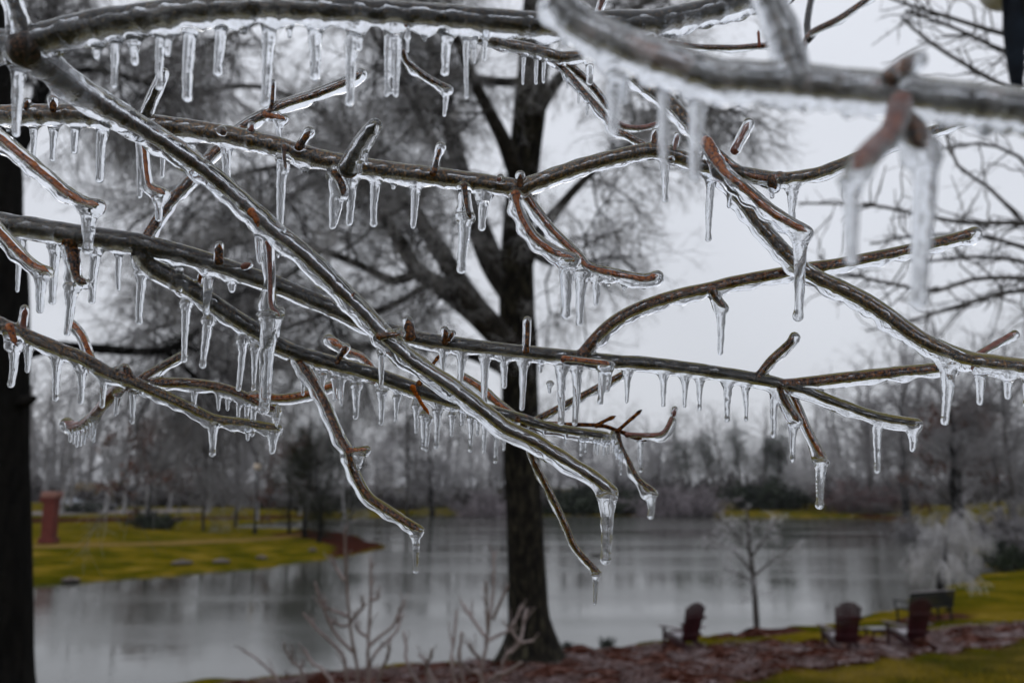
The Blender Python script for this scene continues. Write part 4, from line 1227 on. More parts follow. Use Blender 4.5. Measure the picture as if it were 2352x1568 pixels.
S2 = [[(1106, 1544), (1116, 1490), (1123, 1429), (1130, 1380), (1134, 1348), (1134, 1270)], [(1112, 1458), (1085, 1420), (1059, 1382)], [(1121, 1450), (1118, 1400), (1116, 1335)], [(1133, 1420), (1150, 1380), (1166, 1346)],
      [(1122, 1470), (1150, 1455), (1172, 1443), (1201, 1389)], [(1154, 1521), (1175, 1497), (1194, 1477), (1225, 1470)], [(1194, 1477), (1180, 1455), (1168, 1440)], [(1195, 1474), (1202, 1440), (1208, 1398)],
      [(1039, 1534), (1043, 1470), (1049, 1402)], [(1056, 1520), (1058, 1480), (1060, 1452)], [(1100, 1508), (1086, 1495), (1076, 1480)], [(1126, 1562), (1160, 1545), (1198, 1520)], [(1110, 1560), (1080, 1540), (1060, 1520)],
      [(940, 1534), (934, 1490), (927, 1450)], [(985, 1540), (978, 1520), (966, 1505)], [(980, 1545), (990, 1510), (992, 1490)]]
S3 = [[(640, 1568), (625, 1545), (590, 1512), (555, 1490)], [(700, 1560), (672, 1520), (655, 1490), (651, 1476)], [(690, 1580), (692, 1545), (694, 1515)]]
shrub('bare iced shrub with the two tallest upright stems left of the oak trunk', 835, 1640, 11.0, S1, 3)
shrub('bare iced shrub in front of the left foot of the oak trunk', 1110, 1610, 11.6, S2, 4)
shrub('sparse low bare shrub at the bottom edge, left of the tallest stems', 680, 1640, 11.3, S3, 5, 3.2)

# ------------------------------------------------------------------ mulch litter, lawn blades, stones, small things
def scatter_in(poly, n_, rng, ycut=None):
    lo, hi = poly.min(0), poly.max(0)
    out_ = []
    tot = 0
    while tot < n_:
        p = rng.uniform(lo, hi, (n_, 2))
        k = poly_sd(p[:, 0], p[:, 1], poly) < 0
        p = p[k]
        out_.append(p); tot += len(p)
    return np.vstack(out_)[:n_]
rng = np.random.default_rng(90)
def straw(n_, poly, size, rad, lift, mat, name, label):
    p = scatter_in(poly, n_, rng)
    z = height(p[:, 0], p[:, 1]) + .03
    a = rng.uniform(0, 6.28, n_)
    L = rng.uniform(*size, n_)
    s = np.linspace(-.5, .5, 3)
    Pl = np.zeros((n_, 3, 3))
    Pl[:, :, 0] = p[:, :1] + np.cos(a)[:, None] * L[:, None] * s
    Pl[:, :, 1] = p[:, 1:] + np.sin(a)[:, None] * L[:, None] * s
    Pl[:, :, 2] = z[:, None] + rng.uniform(0.0, lift, (n_, 1)) + rng.normal(size=(n_, 3)) * .02
    V, F = prisms(Pl, np.full((n_, 3), rad), 3)
    tag(link(name, mesh_np(name, V, F, mat)), label, kind='stuff')
M['straw_frost'] = bark_mat('frosted_pine_straw', [(0.35, (0.05, 0.025, 0.02)), (0.5, (0.15, 0.095, 0.09)), (0.65, (0.36, 0.30, 0.31))], 2.2, rough=.5, bump=0)
straw(9000, MULCH[0], (.08, .25), .009, .07, M['straw_frost'], 'mulch_litter', 'frosted brown pine straw lying over the mulch bed')
LAWN = gpoly([(1500, 1640), (1740, 1566), (1903, 1537), (2095, 1516), (2352, 1480), (2420, 1475), (2420, 1640)])
def blades(n_, poly, h, mat, name, label):
    p = scatter_in(poly, n_, rng)
    z = height(p[:, 0], p[:, 1])
    hh = rng.uniform(*h, n_)
    d = rng.normal(size=(n_, 2)) * .5
    s = np.linspace(0, 1, 3)
    Pl = np.zeros((n_, 3, 3))
    Pl[:, :, 0] = p[:, :1] + d[:, :1] * hh[:, None] * s ** 1.6
    Pl[:, :, 1] = p[:, 1:] + d[:, 1:] * hh[:, None] * s ** 1.6
    Pl[:, :, 2] = z[:, None] + hh[:, None] * s
    V, F = prisms(Pl, np.full((n_, 3), .0045) * np.array([1, .8, .35]), 3)
    tag(link(name, mesh_np(name, V, F, mat)), label, kind='stuff')
M['grass'] = bark_mat('winter_grass_blades', [(0.35, (0.04, 0.046, 0.002)), (0.5, (0.10, 0.078, 0.005)), (0.66, (0.22, 0.155, 0.035))], 0.9, rough=.6, bump=0, spec=.2)
blades(9000, LAWN, (.03, .08), M['grass'], 'grass', 'short yellow green winter grass in the lower right corner')
M['stone'] = bark_mat('wet_brown_stone', [(0.3, (0.03, 0.022, 0.018)), (0.7, (0.11, 0.085, 0.07))], 3, rough=.6, bump=.6, bdist=.03)
M['stone_tan'] = bark_mat('tan_stone', [(0.3, (0.14, 0.09, 0.06)), (0.7, (0.27, 0.20, 0.15))], 3, rough=.7, bump=.6, bdist=.03)
def stone(label, x, y, wpx, hpx, mat, seed, group):
    g = hit_ground(x, y)
    d = float(np.dot(g - CAM, FW)); u = d / FPX
    th = np.linspace(-1.4, 1.4, 8)
    C = np.array([[0, 0, hpx * u * .4 + hpx * u * .6 * math.sin(a)] for a in th])
    a2 = np.arange(12) * 2 * math.pi / 12
    R = np.array([wpx * u * .5 * math.cos(a) for a in th])[:, None] * (1 + .22 * wob2(th, a2, seed, .5, 2, mmax=4))
    V, F, T3 = tube(C, R, 12)
    o_ = link('shore_stone', mesh_np('shore_stone', V, [F, T3], mat, smooth=False), None, g, seed)
    tag(o_, label, 'stone', group)
gs = 'stones along the left shore'
stone('dark flat stone on the left shore, first one right of the left edge trunk', 160, 1336, 44, 9, M['stone'], 1, gs)
stone('dark stone on the left shore, widest of the shore stones', 418, 1296, 48, 10, M['stone'], 2, gs)
stone('dark stone on the left shore between the widest stone and the small round one', 508, 1292, 46, 9, M['stone'], 3, gs)
stone('small dark stone on the left shore just before the mulch point', 600, 1283, 26, 8, M['stone'], 4, gs)
stone('small round dark stone at the tip of the left bank grass', 718, 1266, 20, 8, M['stone'], 5, gs)
gs = 'garden rocks on the right bank'
stone('tan garden rock at the top of the right bank', 2300, 1208, 40, 22, M['stone_tan'], 6, gs)
stone('brown garden rock beside the tan one on the right bank', 2325, 1222, 52, 20, M['stone'], 7, gs)
stone('pale tan slab on the right bank below the dark green bush', 2318, 1292, 70, 12, M['stone_tan'], 8, gs)
# two sedge tufts at the water's edge and a log floating on the lake
def tuft(label, x, y, wpx, hpx, seed):
    g = hit_ground(x, y)
    d = float(np.dot(g - CAM, FW)); u = d / FPX
    r_ = np.random.default_rng(seed)
    n_ = 90
    s = np.linspace(0, 1, 4)
    dx = r_.normal(size=(n_, 2)) * .45
    L = r_.uniform(.5, 1.1, n_) * hpx * u
    Pl = np.zeros((n_, 4, 3))
    Pl[:, :, 0] = r_.normal(size=(n_, 1)) * wpx * u * .22 + dx[:, :1] * L[:, None] * s ** 1.5
    Pl[:, :, 1] = r_.normal(size=(n_, 1)) * wpx * u * .15 + dx[:, 1:] * L[:, None] * s ** 1.5
    Pl[:, :, 2] = L[:, None] * s
    V, F = prisms(Pl, np.full((n_, 4), .007), 3)
    t = thing('sedge_tuft', label, 'plant', loc=g)
    tag(link('blades', mesh_np('blades', V, F, M['needles_grey']), t), kind='stuff')
tuft('small grey green sedge tuft at the water edge next to the oak trunk', 1304, 1494, 28, 20, 1)
tuft('small grey green sedge tuft at the water edge between oak trunk and first chair', 1394, 1488, 34, 24, 2)
g = hit_z(1373, 1276, 0.0)
lg = tube(np.array([[-.45, 0, .03], [-.2, .01, .05], [.1, 0, .06], [.42, -.02, .02]]), np.array([.06, .08, .08, .05]), 8)
o_ = link('floating_log', mesh_np('floating_log', lg[0], [lg[1], lg[2]], M['trunk_dark']), None, g, .05)
tag(o_, 'small dark log floating on the lake right of the oak trunk', 'log')

# ------------------------------------------------------------------ cold mist over the lake
HZ = Boxes().box((0, 0, 16.5), (6300, 6300, 39), ch=.5)
m, n, o = new_mat('haze_air')
pv = N(n, 'ShaderNodeVolumePrincipled')
pv.inputs['Color'].default_value = (0.92, 0.94, 1.0, 1)
pv.inputs['Density'].default_value = HAZE
pv.inputs['Anisotropy'].default_value = 0.2
n.links.new(pv.outputs[0], o.inputs['Volume'])
M['haze'] = m
tag(link('haze', HZ.mesh('haze', m)), 'thin cold mist in the air over the lake', kind='stuff')
from mathutils.kdtree import KDTree
# ------------------------------------------------------------------ the iced boughs in front
class Bough:
    """one bough: traced members (image x, y, apparent radius) at their own distance from the lens"""
    def __init__(s, name, label, cat='branch', group=None, org=None, voxel=2.9, glaze='ice'):
        s.org = np.array(org)
        s.root = thing(name, label, cat, loc=s.org, group=group)
        s.samples = []
        s.todo = []
        s.voxel = voxel
        s.glaze = glaze
        s.drips = []
    def member(s, name, pts, d, ice=None, low=4.0, mat='bark', seed=None, free_start=False, free_end=True, label=None, nodes=True, wav=1.0, gap=0.1):
        s.todo.append(dict(name=name, pts=pts, d=d, ice=ice, low=low, mat=mat, seed=seed if seed is not None else len(s.todo) * 7 + len(pts),
                           fs=free_start, fe=free_end, label=label, nodes=nodes, wav=wav, gap=gap))
        return s
    def icicles(s, rows, fat=1.0):
        s.drips += [(*r[:4], (r[4] if len(r) > 4 else None), fat) for r in rows]
        return s
    def build(s):
        shells, owners, inner = [], [], {}
        for q in s.todo:
            c = catmull(q['pts'], 5.0)
            L = np.concatenate([[0], np.cumsum(np.linalg.norm(np.diff(c[:, :2], axis=0), axis=1))])
            t = L / L[-1]
            dd = q['d']
            dd = (dd, dd) if isinstance(dd, (int, float)) else dd
            dep = np.interp(t, np.linspace(0, 1, len(dd)), dd)
            q.update(c=c, L=L, dep=dep)
            s.samples.append(np.column_stack([c, dep, np.full(len(c), len(s.samples))]))
        SA = np.vstack(s.samples)
        # where each icicle roots
        roots = []
        for (x, yt, yb, w, xb, fat) in s.drips:
            cost = np.abs(SA[:, 0] - x) * 2.0 + np.abs(SA[:, 1] + SA[:, 2] - yt) + np.where(SA[:, 1] > yt + 14, 60, 0)
            k = int(np.argmin(cost))
            roots.append((k, x, yt, yb, w, xb, fat))
        for mi, q in enumerate(s.todo):
            c, L, dep = q['c'], q['L'], q['dep']
            C = np.array([P(a, b, d) for (a, b, _), d in zip(c, dep)]) - s.org
            px = dep / FPX
            r = c[:, 2] * 0.80 * px
            m = 14
            a = np.arange(m) * 2 * math.pi / m
            if q['fe']:                                      # a pointed bud at the tip
                e = (L[-1] - L) / max(c[-6:, 2].mean(), 1)
                r = r * np.where(e < 1.3, 0.30 + 0.70 * np.clip(e / 1.3, 0, 1) ** 0.7, 1) * (1 + 0.22 * np.exp(-((e - 2.0) / 0.8) ** 2))
            if q['name'] not in ('stem',):                   # a swollen collar where it leaves its parent
                r = r * (1 + 0.45 * np.exp(-L / (1.6 * max(c[0, 2], 1))))
            Rr = r[:, None] * (1 + 0.10 * wob2(L, a, q['seed'], 0.03, 0.22))
            if q['nodes']:
                rr = np.random.default_rng(q['seed'] + 3)
                x0 = rr.uniform(20, 60)
                while x0 < L[-1] - 8:
                    bump = np.exp(-((L - x0) / (3.5 + c[:, 2].mean() * 0.12)) ** 2)
                    lobe = np.clip(np.cos(a - rr.uniform(0, 6.28)), 0, 1) ** 5
                    nar = np.exp(-((L - x0) / (2.0 + c[:, 2].mean() * 0.30)) ** 2)
                    Rr = Rr * (1 + 0.13 * bump)[:, None] * (1 + 0.16 * nar[:, None] * lobe[None, :])
                    x0 += rr.uniform(45, 105)
            V, F, T3 = tube(C, Rr, m, True, q['fe'])
            o = link(q['name'], mesh_np(q['name'], V, [F, T3], M[q['mat']]), s.root)
            if q['label']: o['label'] = q['label']
            if q['ice'] is None:
                continue
            ic = q['ice'] if isinstance(q['ice'], tuple) else (q['ice'], q['ice'])
            ri = np.interp(L / L[-1], np.linspace(0, 1, len(ic)), ic)
            m2 = 26
            a2 = np.arange(m2) * 2 * math.pi / m2
            lw = q['low'] * (0.85 + 1.0 * q['wav'] * wob(L, q['seed'] + 1, 0.035, 0.16))
            lw = np.clip(lw, 0.5, None)
            for (k, x, yt, yb, w, xb, fat) in roots:
                if int(SA[k, 4]) == mi:
                    Lk = L[k - sum(len(z) for z in s.samples[:mi])]
                    lw = lw + 0.30 * w * np.exp(-((L - Lk) / (0.60 * w)) ** 2)
            dn = np.clip(-np.cos(a2), 0, 1) ** 1.6
            Ri = (ri[:, None] * (1 + 0.075 * q['wav'] * wob2(L, a2, q['seed'] + 2, 0.02, 0.12)) + lw[:, None] * dn[None, :]) * px[:, None]
            V, F, T3 = tube(C, Ri, m2, True, True, nub=0.9 if q['fe'] else 0.3)
            shells.append((V, F, T3))
            owners.append((C, ('glaze', mi)))
            q['obj'] = o
            # the face where the ice has come away from the bark: lower side, in ragged patches
            gap = q['gap']
            if gap is not None and len(C) > 8:
                m3 = 30
                a3 = np.arange(m3) * 2 * math.pi / m3
                g = np.clip((gap - np.cos(a3)[None, :] + 0.55 * wob2(L, a3, q['seed'] + 9, 0.25 / c[:, 2].mean(), 2.6 / c[:, 2].mean())) * 3.0, -1, 1)
                Rin = np.interp(L, L, Rr.mean(1))[:, None] * (1.03 + 0.10 * g + 0.012 * wob2(L, a3, q['seed'] + 10, 1.5 / c[:, 2].mean(), 8 / c[:, 2].mean(), mmax=9))
                Rin = np.minimum(Rin, (ri * 0.93 * px)[:, None])
                n_in = len(C)
                T_, U_, W_ = frames(C)
                Vi = C[:, None, :] + Rin[:, :, None] * (np.cos(a3)[None, :, None] * U_[:, None, :] + np.sin(a3)[None, :, None] * W_[:, None, :])
                i3, j3 = np.meshgrid(np.arange(n_in - 1), np.arange(m3), indexing='ij')
                A3, B3 = i3 * m3 + j3, i3 * m3 + (j3 + 1) % m3
                inner[mi] = (Vi.reshape(-1, 3), np.stack([A3, A3 + m3, B3 + m3, B3], -1).reshape(-1, 4))
        small = []
        for i, (k, x, yt, yb, w, xb, fat) in enumerate(roots):
            d = SA[k, 3]
            ys = SA[k, 1] + 0.25 * SA[k, 2]
            ys = min(ys, yt)
            ys = max(ys, yt - 34)
            xb = x - 0.04 * (yb - yt) if xb is None else xb
            top = P(x, ys, d)
            bot = drop(x, ys, d, xb, yb)
            n = max(12, int((yb - ys) / 3.2))
            t = np.linspace(0, 1, n)
            rr = np.random.default_rng(int(x * 13 + yb))
            side = wob(t, int(x + yb), 2, 9) * 0.07 * w * d / FPX
            C = top[None] * (1 - t)[:, None] + bot[None] * t[:, None] + side[:, None] * RT[None]
            lenp = (yb - ys)
            y = t * lenp - (yt - ys)                         # pixels below the visible top
            vis = max(yb - yt, 1)
            rw = w / 2 * (1.0 - rr.uniform(0.36, 0.5) * np.clip(y / vis, 0, 1))
            rw = rw * (1 + 0.60 * np.exp(-np.clip(y, 0, None) / (0.40 * w)))
            rw = rw * np.where(y < 0, np.clip(1 + y / max(yt - ys, 1) * 0.75, 0.2, 1), 1)
            rw = rw * (1 + 0.32 * np.exp(-((vis - y) / (0.30 * w)) ** 2) * rr.uniform(0.2, 1.0))
            m = 14
            a = np.arange(m) * 2 * math.pi / m
            R = rw[:, None] * (1 + 0.19 * wob2(t * lenp / w, a, int(x * 3 + yt), 0.6, 6.5)) * d / FPX
            V, F, T3 = tube(C - s.org, R, m, True, True, nub=0.95)
            if w < 13.5 or SA[k, 3] > 0.9 or s.todo[int(SA[k, 4])]['ice'] is None:
                small.append((V, F, T3))
            else:
                shells.append((V, F, T3))
                owners.append(((C - s.org)[y > 0.12 * w], ('icicle', i)))
        for V, F, T3 in small:
            link('icicle', mesh_np('icicle', V, [F, T3], M['icicle']), s.root)
        if not shells:
            return
        # grow all the ice of the bough together, then part it again into glazes and icicles
        VV, QQ, TT, n0 = [], [], [], 0
        for V, F, T3 in shells:
            VV.append(V); QQ.append(F + n0); TT.append(T3 + n0); n0 += len(V)
        me = mesh_np('ice_grown', np.vstack(VV), [np.vstack(QQ), np.vstack(TT)], M['ice'])
        tmp = bpy.data.objects.new('ice_grown', me)
        COL.objects.link(tmp)
        rm = tmp.modifiers.new('remesh', 'REMESH')
        rm.mode = 'VOXEL'
        rm.voxel_size = s.voxel * float(np.median(SA[:, 3])) / FPX
        rm.adaptivity = 0.0
        sm = tmp.modifiers.new('smooth', 'SMOOTH')
        sm.factor = 0.5
        sm.iterations = 4
        dg = bpy.context.evaluated_depsgraph_get()
        ev = tmp.evaluated_get(dg)
        g = ev.to_mesh()
        nv, nf = len(g.vertices), len(g.polygons)
        co = np.empty(nv * 3, np.float32); g.vertices.foreach_get('co', co); co = co.reshape(-1, 3).astype(float)
        no = np.empty(nv * 3, np.float32); g.vertex_normals.foreach_get('vector', no); no = no.reshape(-1, 3)
        tot = np.empty(nf, np.int32); g.polygons.foreach_get('loop_total', tot)
        li = np.empty(int(tot.sum()), np.int32); g.loops.foreach_get('vertex_index', li)
        ev.to_mesh_clear()
        bpy.data.objects.remove(tmp)
        bpy.data.meshes.remove(me)
        assert (tot == 4).all()
        Q = li.reshape(-1, 4)
        pts_, own = [], []
        for c_, key in owners:
            c_ = c_[::2] if len(c_) > 6 else c_
            pts_.append(c_); own += [key] * len(c_)
        pts_ = np.vstack(pts_)
        kd = KDTree(len(pts_))
        for i_, p_ in enumerate(pts_):
            kd.insert(p_, i_)
        kd.balance()
        fc = co[Q].mean(1)
        keys = sorted(set(own))
        kid = {k_: i_ for i_, k_ in enumerate(keys)}
        oid = np.array([kid[k_] for k_ in own])
        lab = oid[np.array([kd.find(p_)[1] for p_ in fc])]
        for k_ in keys:
            f_ = Q[lab == kid[k_]]
            if not len(f_):
                continue
            u_, inv = np.unique(f_.ravel(), return_inverse=True)
            kind_, idx = k_
            Vp, Fp, Np_ = co[u_], inv.reshape(-1, 4), no[u_]
            par = s.root if kind_ == 'icicle' else s.todo[idx]['obj']
            nm = 'icicle' if kind_ == 'icicle' else 'ice_glaze'
            if kind_ == 'glaze' and idx in inner:
                Vi, Fi = inner[idx]
                mi_ = np.concatenate([np.zeros(len(Fp), np.int32), np.ones(len(Fi), np.int32)])
                me = mesh_np(nm, np.vstack([Vp, Vi]), np.vstack([Fp, Fi + len(Vp)]), M[s.glaze])
                me.materials.append(M['inner'])
                me.polygons.foreach_set('material_index', mi_)
            else:
                me = mesh_np(nm, Vp, Fp, M['icicle' if kind_ == 'icicle' else s.glaze])
                me.normals_split_custom_set_from_vertices([tuple(v) for v in Np_])
            link(nm, me, par)

# ---- thick forked bough along the top with the long diagonal branch running down across the picture
b = Bough('forked_bough', 'thick dark iced bough along the top edge with a long branch slanting down rightwards', org=P(55, 105, .44), voxel=3.2)
b.member('stem', [(-60, 110, 29), (20, 103, 30), (52, 104, 33), (96, 90, 29), (219, 57, 29), (339, 40, 28), (465, 22, 26), (601, 17, 25), (694, 19, 24),
                  (886, 30, 22), (1022, 39, 22), (1159, 51, 23), (1280, 58, 23), (1416, 52, 23), (1498, 50, 22), (1580, 36, 21), (1690, 8, 20), (1800, -25, 18)],
         (.45, .44, .43, .43, .43, .44, .45, .47, .50, .52), ice=(35, 33, 29, 28, 28), low=13, mat='bark')
b.member('branch', [(58, 112, 32), (100, 142, 27), (164, 197, 20), (246, 250, 16), (350, 313, 14), (465, 390, 13), (585, 492, 12.5), (620, 525, 12.5), (694, 583, 12),
                    (777, 663, 12), (831, 716, 11.5), (886, 776, 12), (940, 825, 11), (968, 845, 10.5), (1050, 900, 10), (1132, 963, 9.5), (1160, 985, 9.5),
                    (1225, 1015, 9), (1307, 1064, 8), (1362, 1098, 8), (1402, 1130, 9)],
         (.44, .52, .57, .59, .59, .60, .60, .60, .61, .61), ice=(38, 34, 27, 26, 25, 24, 22, 18), low=5, mat='dark', wav=1.3, gap=0.75)
b.member('shoot', [(54, 92, 20), (44, 55, 14), (34, 20, 13), (16, -30, 12)], (.44, .44), ice=(34, 22, 22), low=2, mat='bark')
b.member('twig', [(874, 772, 8), (900, 770, 6), (918, 768, 6)], .595, ice=(13, 16), low=1, mat='brown')
b.member('spur', [(926, 46, 8), (945, 48, 8), (955, 47, 6)], .44, ice=None, mat='orange')
b.member('spur', [(578, 488, 8), (592, 505, 7), (594, 520, 6)], .588, ice=(15, 13), low=6, mat='orange')
b.member('spur', [(800, 690, 5), (812, 676, 5)], .60, ice=(9, 8), low=0, mat='orange')
b.icicles([(268, 92, 198, 23, 262), (308, 92, 145, 26, 309), (368, 60, 200, 25, 366), (392, 65, 127, 20, 387), (438, 62, 226, 33, 429), (508, 50, 168, 31, 501),
           (621, 50, 236, 34, 608), (727, 55, 175, 34, 723), (812, 58, 236, 33, 802), (838, 60, 112, 22, 822), (893, 62, 217, 22, 889), (913, 62, 218, 26, 909),
           (1030, 80, 167, 26, 1021), (1072, 82, 224, 18, 1071), (1092, 85, 145, 14, 1089), (1116, 88, 137, 12, 1113), (937, 88, 118, 10), (46, 150, 308, 32, 35),
           (666, 52, 84, 20), (560, 48, 72, 26), (224, 100, 134, 24), (975, 70, 92, 20)])
b.icicles([(594, 520, 600, 24, 597), (877, 808, 892, 17, 875), (1397, 1140, 1285, 36, 1391), (1263, 882, 900, 12), (640, 562, 590, 14)])
b.build()

# ---- olive bough in focus, from the left edge to the upper right
b = Bough('olive_bough', 'olive brown iced bough in sharp focus from left edge, kinking upward right of centre', org=P(600, 325, .62))
b.member('stem', [(-60, 262, 19), (0, 264, 18), (164, 262, 18), (262, 272, 18), (355, 286, 18.5), (465, 301, 18.5), (601, 327, 18), (749, 368, 18), (886, 391, 17), (1022, 408, 16.5),
                  (1159, 427, 17), (1200, 432, 17), (1225, 422, 15), (1334, 383, 14), (1444, 355, 14), (1507, 346, 15), (1567, 364, 14), (1621, 384, 12), (1745, 405, 11.5),
                  (1800, 411, 12), (1876, 399, 11), (1936, 377, 10), (2040, 334, 9), (2117, 309, 8.5), (2177, 290, 7), (2230, 268, 6)],
         (.63, .62, .62, .62, .62, .62, .63, .64, .65), ice=(23, 23, 22.5, 22, 20, 18, 15, 12), low=6, mat='olive')
b.member('twig', [(1184, 448, 8), (1186, 470, 6.5), (1200, 508, 6.5), (1225, 546, 6.5), (1266, 577, 6.5), (1316, 598, 6)], (.615, .605), ice=(15, 17, 18), low=6, mat='orange')
b.member('twig', [(1205, 448, 7), (1228, 480, 6), (1266, 528, 5.5), (1326, 588, 6.5), (1350, 614, 7), (1416, 631, 6.5), (1479, 642, 6.5), (1510, 634, 6.5)], (.63, .635), ice=(15, 13, 14, 15, 14), low=7, mat='orange', wav=1.5)
b.member('bud', [(995, 398, 7), (1003, 366, 5.5), (1012, 338, 5)], .615, ice=(10, 8, 13), low=0, mat='brown')
b.member('bud', [(1194, 424, 6), (1195, 402, 5)], .615, ice=(9, 12), low=0, mat='brown')
b.member('bud', [(686, 338, 7), (700, 318, 6), (711, 303, 5.5)], .612, ice=(11, 10, 14), low=0, mat='brown')
b.member('spur', [(800, 385, 13), (822, 345, 10), (845, 308, 9), (862, 287, 9)], (.605, .58), ice=(24, 22, 17), low=3, mat='bark', gap=0.6)
b.member('bud', [(512, 304, 7), (510, 300, 6)], .603, ice=(11, 12), low=2, mat='brown')
b.member('bud', [(122, 252, 6), (122, 230, 5)], .61, ice=(8, 12.5), low=0, mat='brown')
b.member('bud', [(62, 250, 5), (63, 232, 4)], .62, ice=(7, 9), low=0, mat='brown')
b.member('bud', [(577, 298, 4), (579, 288, 4)], .615, ice=(8, 10), low=0, mat='red')
b.member('bud', [(1147, 412, 4), (1150, 408, 4)], .612, ice=(9, 10), low=0, mat='red')
b.member('shoot', [(332, 270, 9), (346, 235, 8), (364, 196, 8), (376, 168, 7)], (.615, .60), ice=(16, 15, 14), low=2, mat='bark')
b.member('bud', [(1503, 338, 7), (1504, 318, 6), (1506, 302, 5)], .625, ice=(10, 9), low=0, mat='brown')
b.member('bud', [(1545, 352, 6), (1550, 335, 5), (1556, 310, 4.5)], .625, ice=(9, 8), low=0, mat='red')
b.member('bud', [(1540, 366, 5), (1541, 367, 5)], .612, ice=(11, 11), low=0, mat='brown')
b.member('twig', [(652, 340, 5), (652, 366, 4), (654, 388, 4)], .612, ice=(11, 13), low=2, mat='brown')
b.member('twig', [(1066, 428, 6), (1070, 470, 5), (1074, 492, 5), (1078, 500, 5)], .615, ice=(14, 15), low=3, mat='brown')
b.member('spur', [(770, 400, 8), (785, 430, 8), (786, 448, 8)], .612, ice=(14, 14), low=3, mat='brown')
b.member('twig', [(320, 280, 4), (330, 340, 5), (336, 400, 5), (345, 430, 5.5), (378, 446, 6)], (.63, .62), ice=(11, 11, 14), low=6, mat='orange')
b.icicles([(78, 288, 362, 18, 76), (124, 288, 366, 21, 120), (173, 286, 348, 21, 171), (237, 290, 411, 26, 228), (320, 320, 450, 17, 321), (376, 335, 405, 15, 373),
           (440, 318, 360, 24), (519, 330, 432, 26, 522), (650, 365, 540, 25, 641), (768, 400, 520, 26, 764), (785, 440, 512, 20, 772), (810, 412, 512, 25, 803), (863, 415, 514, 23, 858),
           (955, 425, 520, 24, 950), (1068, 495, 618, 32, 1060), (1112, 452, 523, 28, 1106), (1527, 368, 458, 22, 1528), (1633, 410, 548, 22, 1627), (1676, 425, 474, 17),
           (1819, 430, 500, 26, 1820), (365, 455, 502, 24, 364), (20, 282, 300, 18), (905, 412, 432, 18), (700, 372, 390, 24), (1775, 425, 452, 18),
           (1303, 600, 722, 36, 1300), (1338, 630, 740, 30, 1330), (1371, 642, 696, 22, 1369), (1434, 645, 664, 14), (1398, 640, 654, 14), (1480, 648, 660, 14)])
b.icicles([(822, 335, 398, 17, 828), (838, 330, 375, 14, 842)])
b.build()

# ---- green-grey bough lower left which forks and carries the long row of icicles
b = Bough('greenish_bough', 'greenish grey iced bough that forks and carries the long row of small icicles', org=P(330, 570, .65))
b.member('stem', [(-60, 500, 22), (0, 512, 22), (164, 538, 22), (301, 557, 22), (328, 563, 22), (410, 582, 18), (492, 606, 17), (601, 643, 16.5), (640, 655, 16.5), (777, 714, 16),
                  (831, 740, 15), (954, 776, 14), (1050, 791, 13.5), (1200, 809, 13), (1334, 822, 12.5), (1416, 831, 12), (1498, 836, 12), (1635, 854, 12), (1745, 872, 11.5), (1800, 885, 10),
                  (1850, 898, 7), (1903, 920, 6.5), (2013, 958, 6.5), (2106, 974, 6)],
         (.65, .65, .66, .66, .655, .65, .65, .65, .65), ice=(26, 25, 20, 18, 17, 16, 14), low=5, mat='bark')
b.member('branch', [(330, 580, 20), (350, 612, 19), (437, 663, 17.5), (547, 735, 16.5), (601, 768, 16), (640, 793, 15.5), (681, 811, 16), (749, 831, 15), (858, 860, 14.5), (940, 889, 14.5),
                    (1022, 918, 13), (1077, 930, 12.5), (1130, 945, 11), (1187, 960, 9), (1225, 972, 8), (1280, 986, 7), (1390, 1003, 6)],
         (.655, .67, .69, .70, .72, .74), ice=(24, 21, 19, 18, 15, 13), low=5, mat='bark')
b.member('branch', [(1790, 882, 8), (1821, 882, 10), (1958, 867, 9.5), (2068, 855, 9), (2190, 843, 8.5)], (.65, .66), ice=(14, 16, 15), low=6, mat='brown')
b.member('branch', [(1336, 818, 12), (1350, 800, 12), (1378, 768, 12), (1416, 736, 11.5), (1471, 707, 11.5), (1553, 680, 11), (1635, 662, 11), (1690, 648, 10.5), (1813, 626, 10),
                    (1857, 617, 10), (1931, 606, 9.5), (2068, 579, 9), (2204, 546, 9), (2238, 535, 8)], (.65, .645, .64, .64), ice=(15, 16, 16, 15, 15), low=8, mat='brown', wav=.8)
b.member('twig', [(1636, 668, 8), (1648, 690, 6), (1662, 708, 6)], .64, ice=(12, 13), low=3, mat='brown')
b.member('twig', [(1742, 866, 8), (1770, 830, 7.5), (1813, 790, 7), (1824, 772, 6)], (.65, .645), ice=(11, 11), low=4, mat='brown')
b.member('twig', [(1790, 892, 7), (1800, 918, 6.5), (1832, 968, 6)], (.65, .648), ice=(14, 13), low=4, mat='brown')
b.member('twig', [(1808, 890, 6), (1822, 914, 5), (1854, 988, 5), (1888, 1052, 5)], (.66, .66), ice=(11, 12), low=5, mat='orange')
b.member('twig', [(682, 812, 9), (690, 835, 8), (735, 906, 8), (777, 1001, 8), (798, 1037, 8), (812, 1085, 8), (842, 1138, 7.5), (886, 1171, 7), (962, 1218, 7)], (.69, .66, .66), ice=(16, 16, 15, 13), low=4, mat='brown')
b.member('twig', [(800, 1036, 6), (822, 1035, 5), (842, 1032, 5)], .66, ice=(9, 10), low=6, mat='orange')
b.member('twig', [(1200, 975, 7), (1225, 1056, 6.5), (1252, 1111, 6), (1266, 1139, 6), (1299, 1207, 6), (1321, 1257, 6), (1374, 1316, 6.5)], (.73, .76, .77), ice=(9, 9, 8), low=3, mat='brown')
b.member('twig', [(1187, 962, 6), (1280, 973, 6), (1378, 977, 6), (1422, 990, 6), (1485, 1012, 5)], (.72, .78, .80), ice=None, mat='brown')
b.member('twig', [(1370, 977, 5), (1392, 965, 5), (1414, 955, 5)], .78, ice=None, mat='brown')
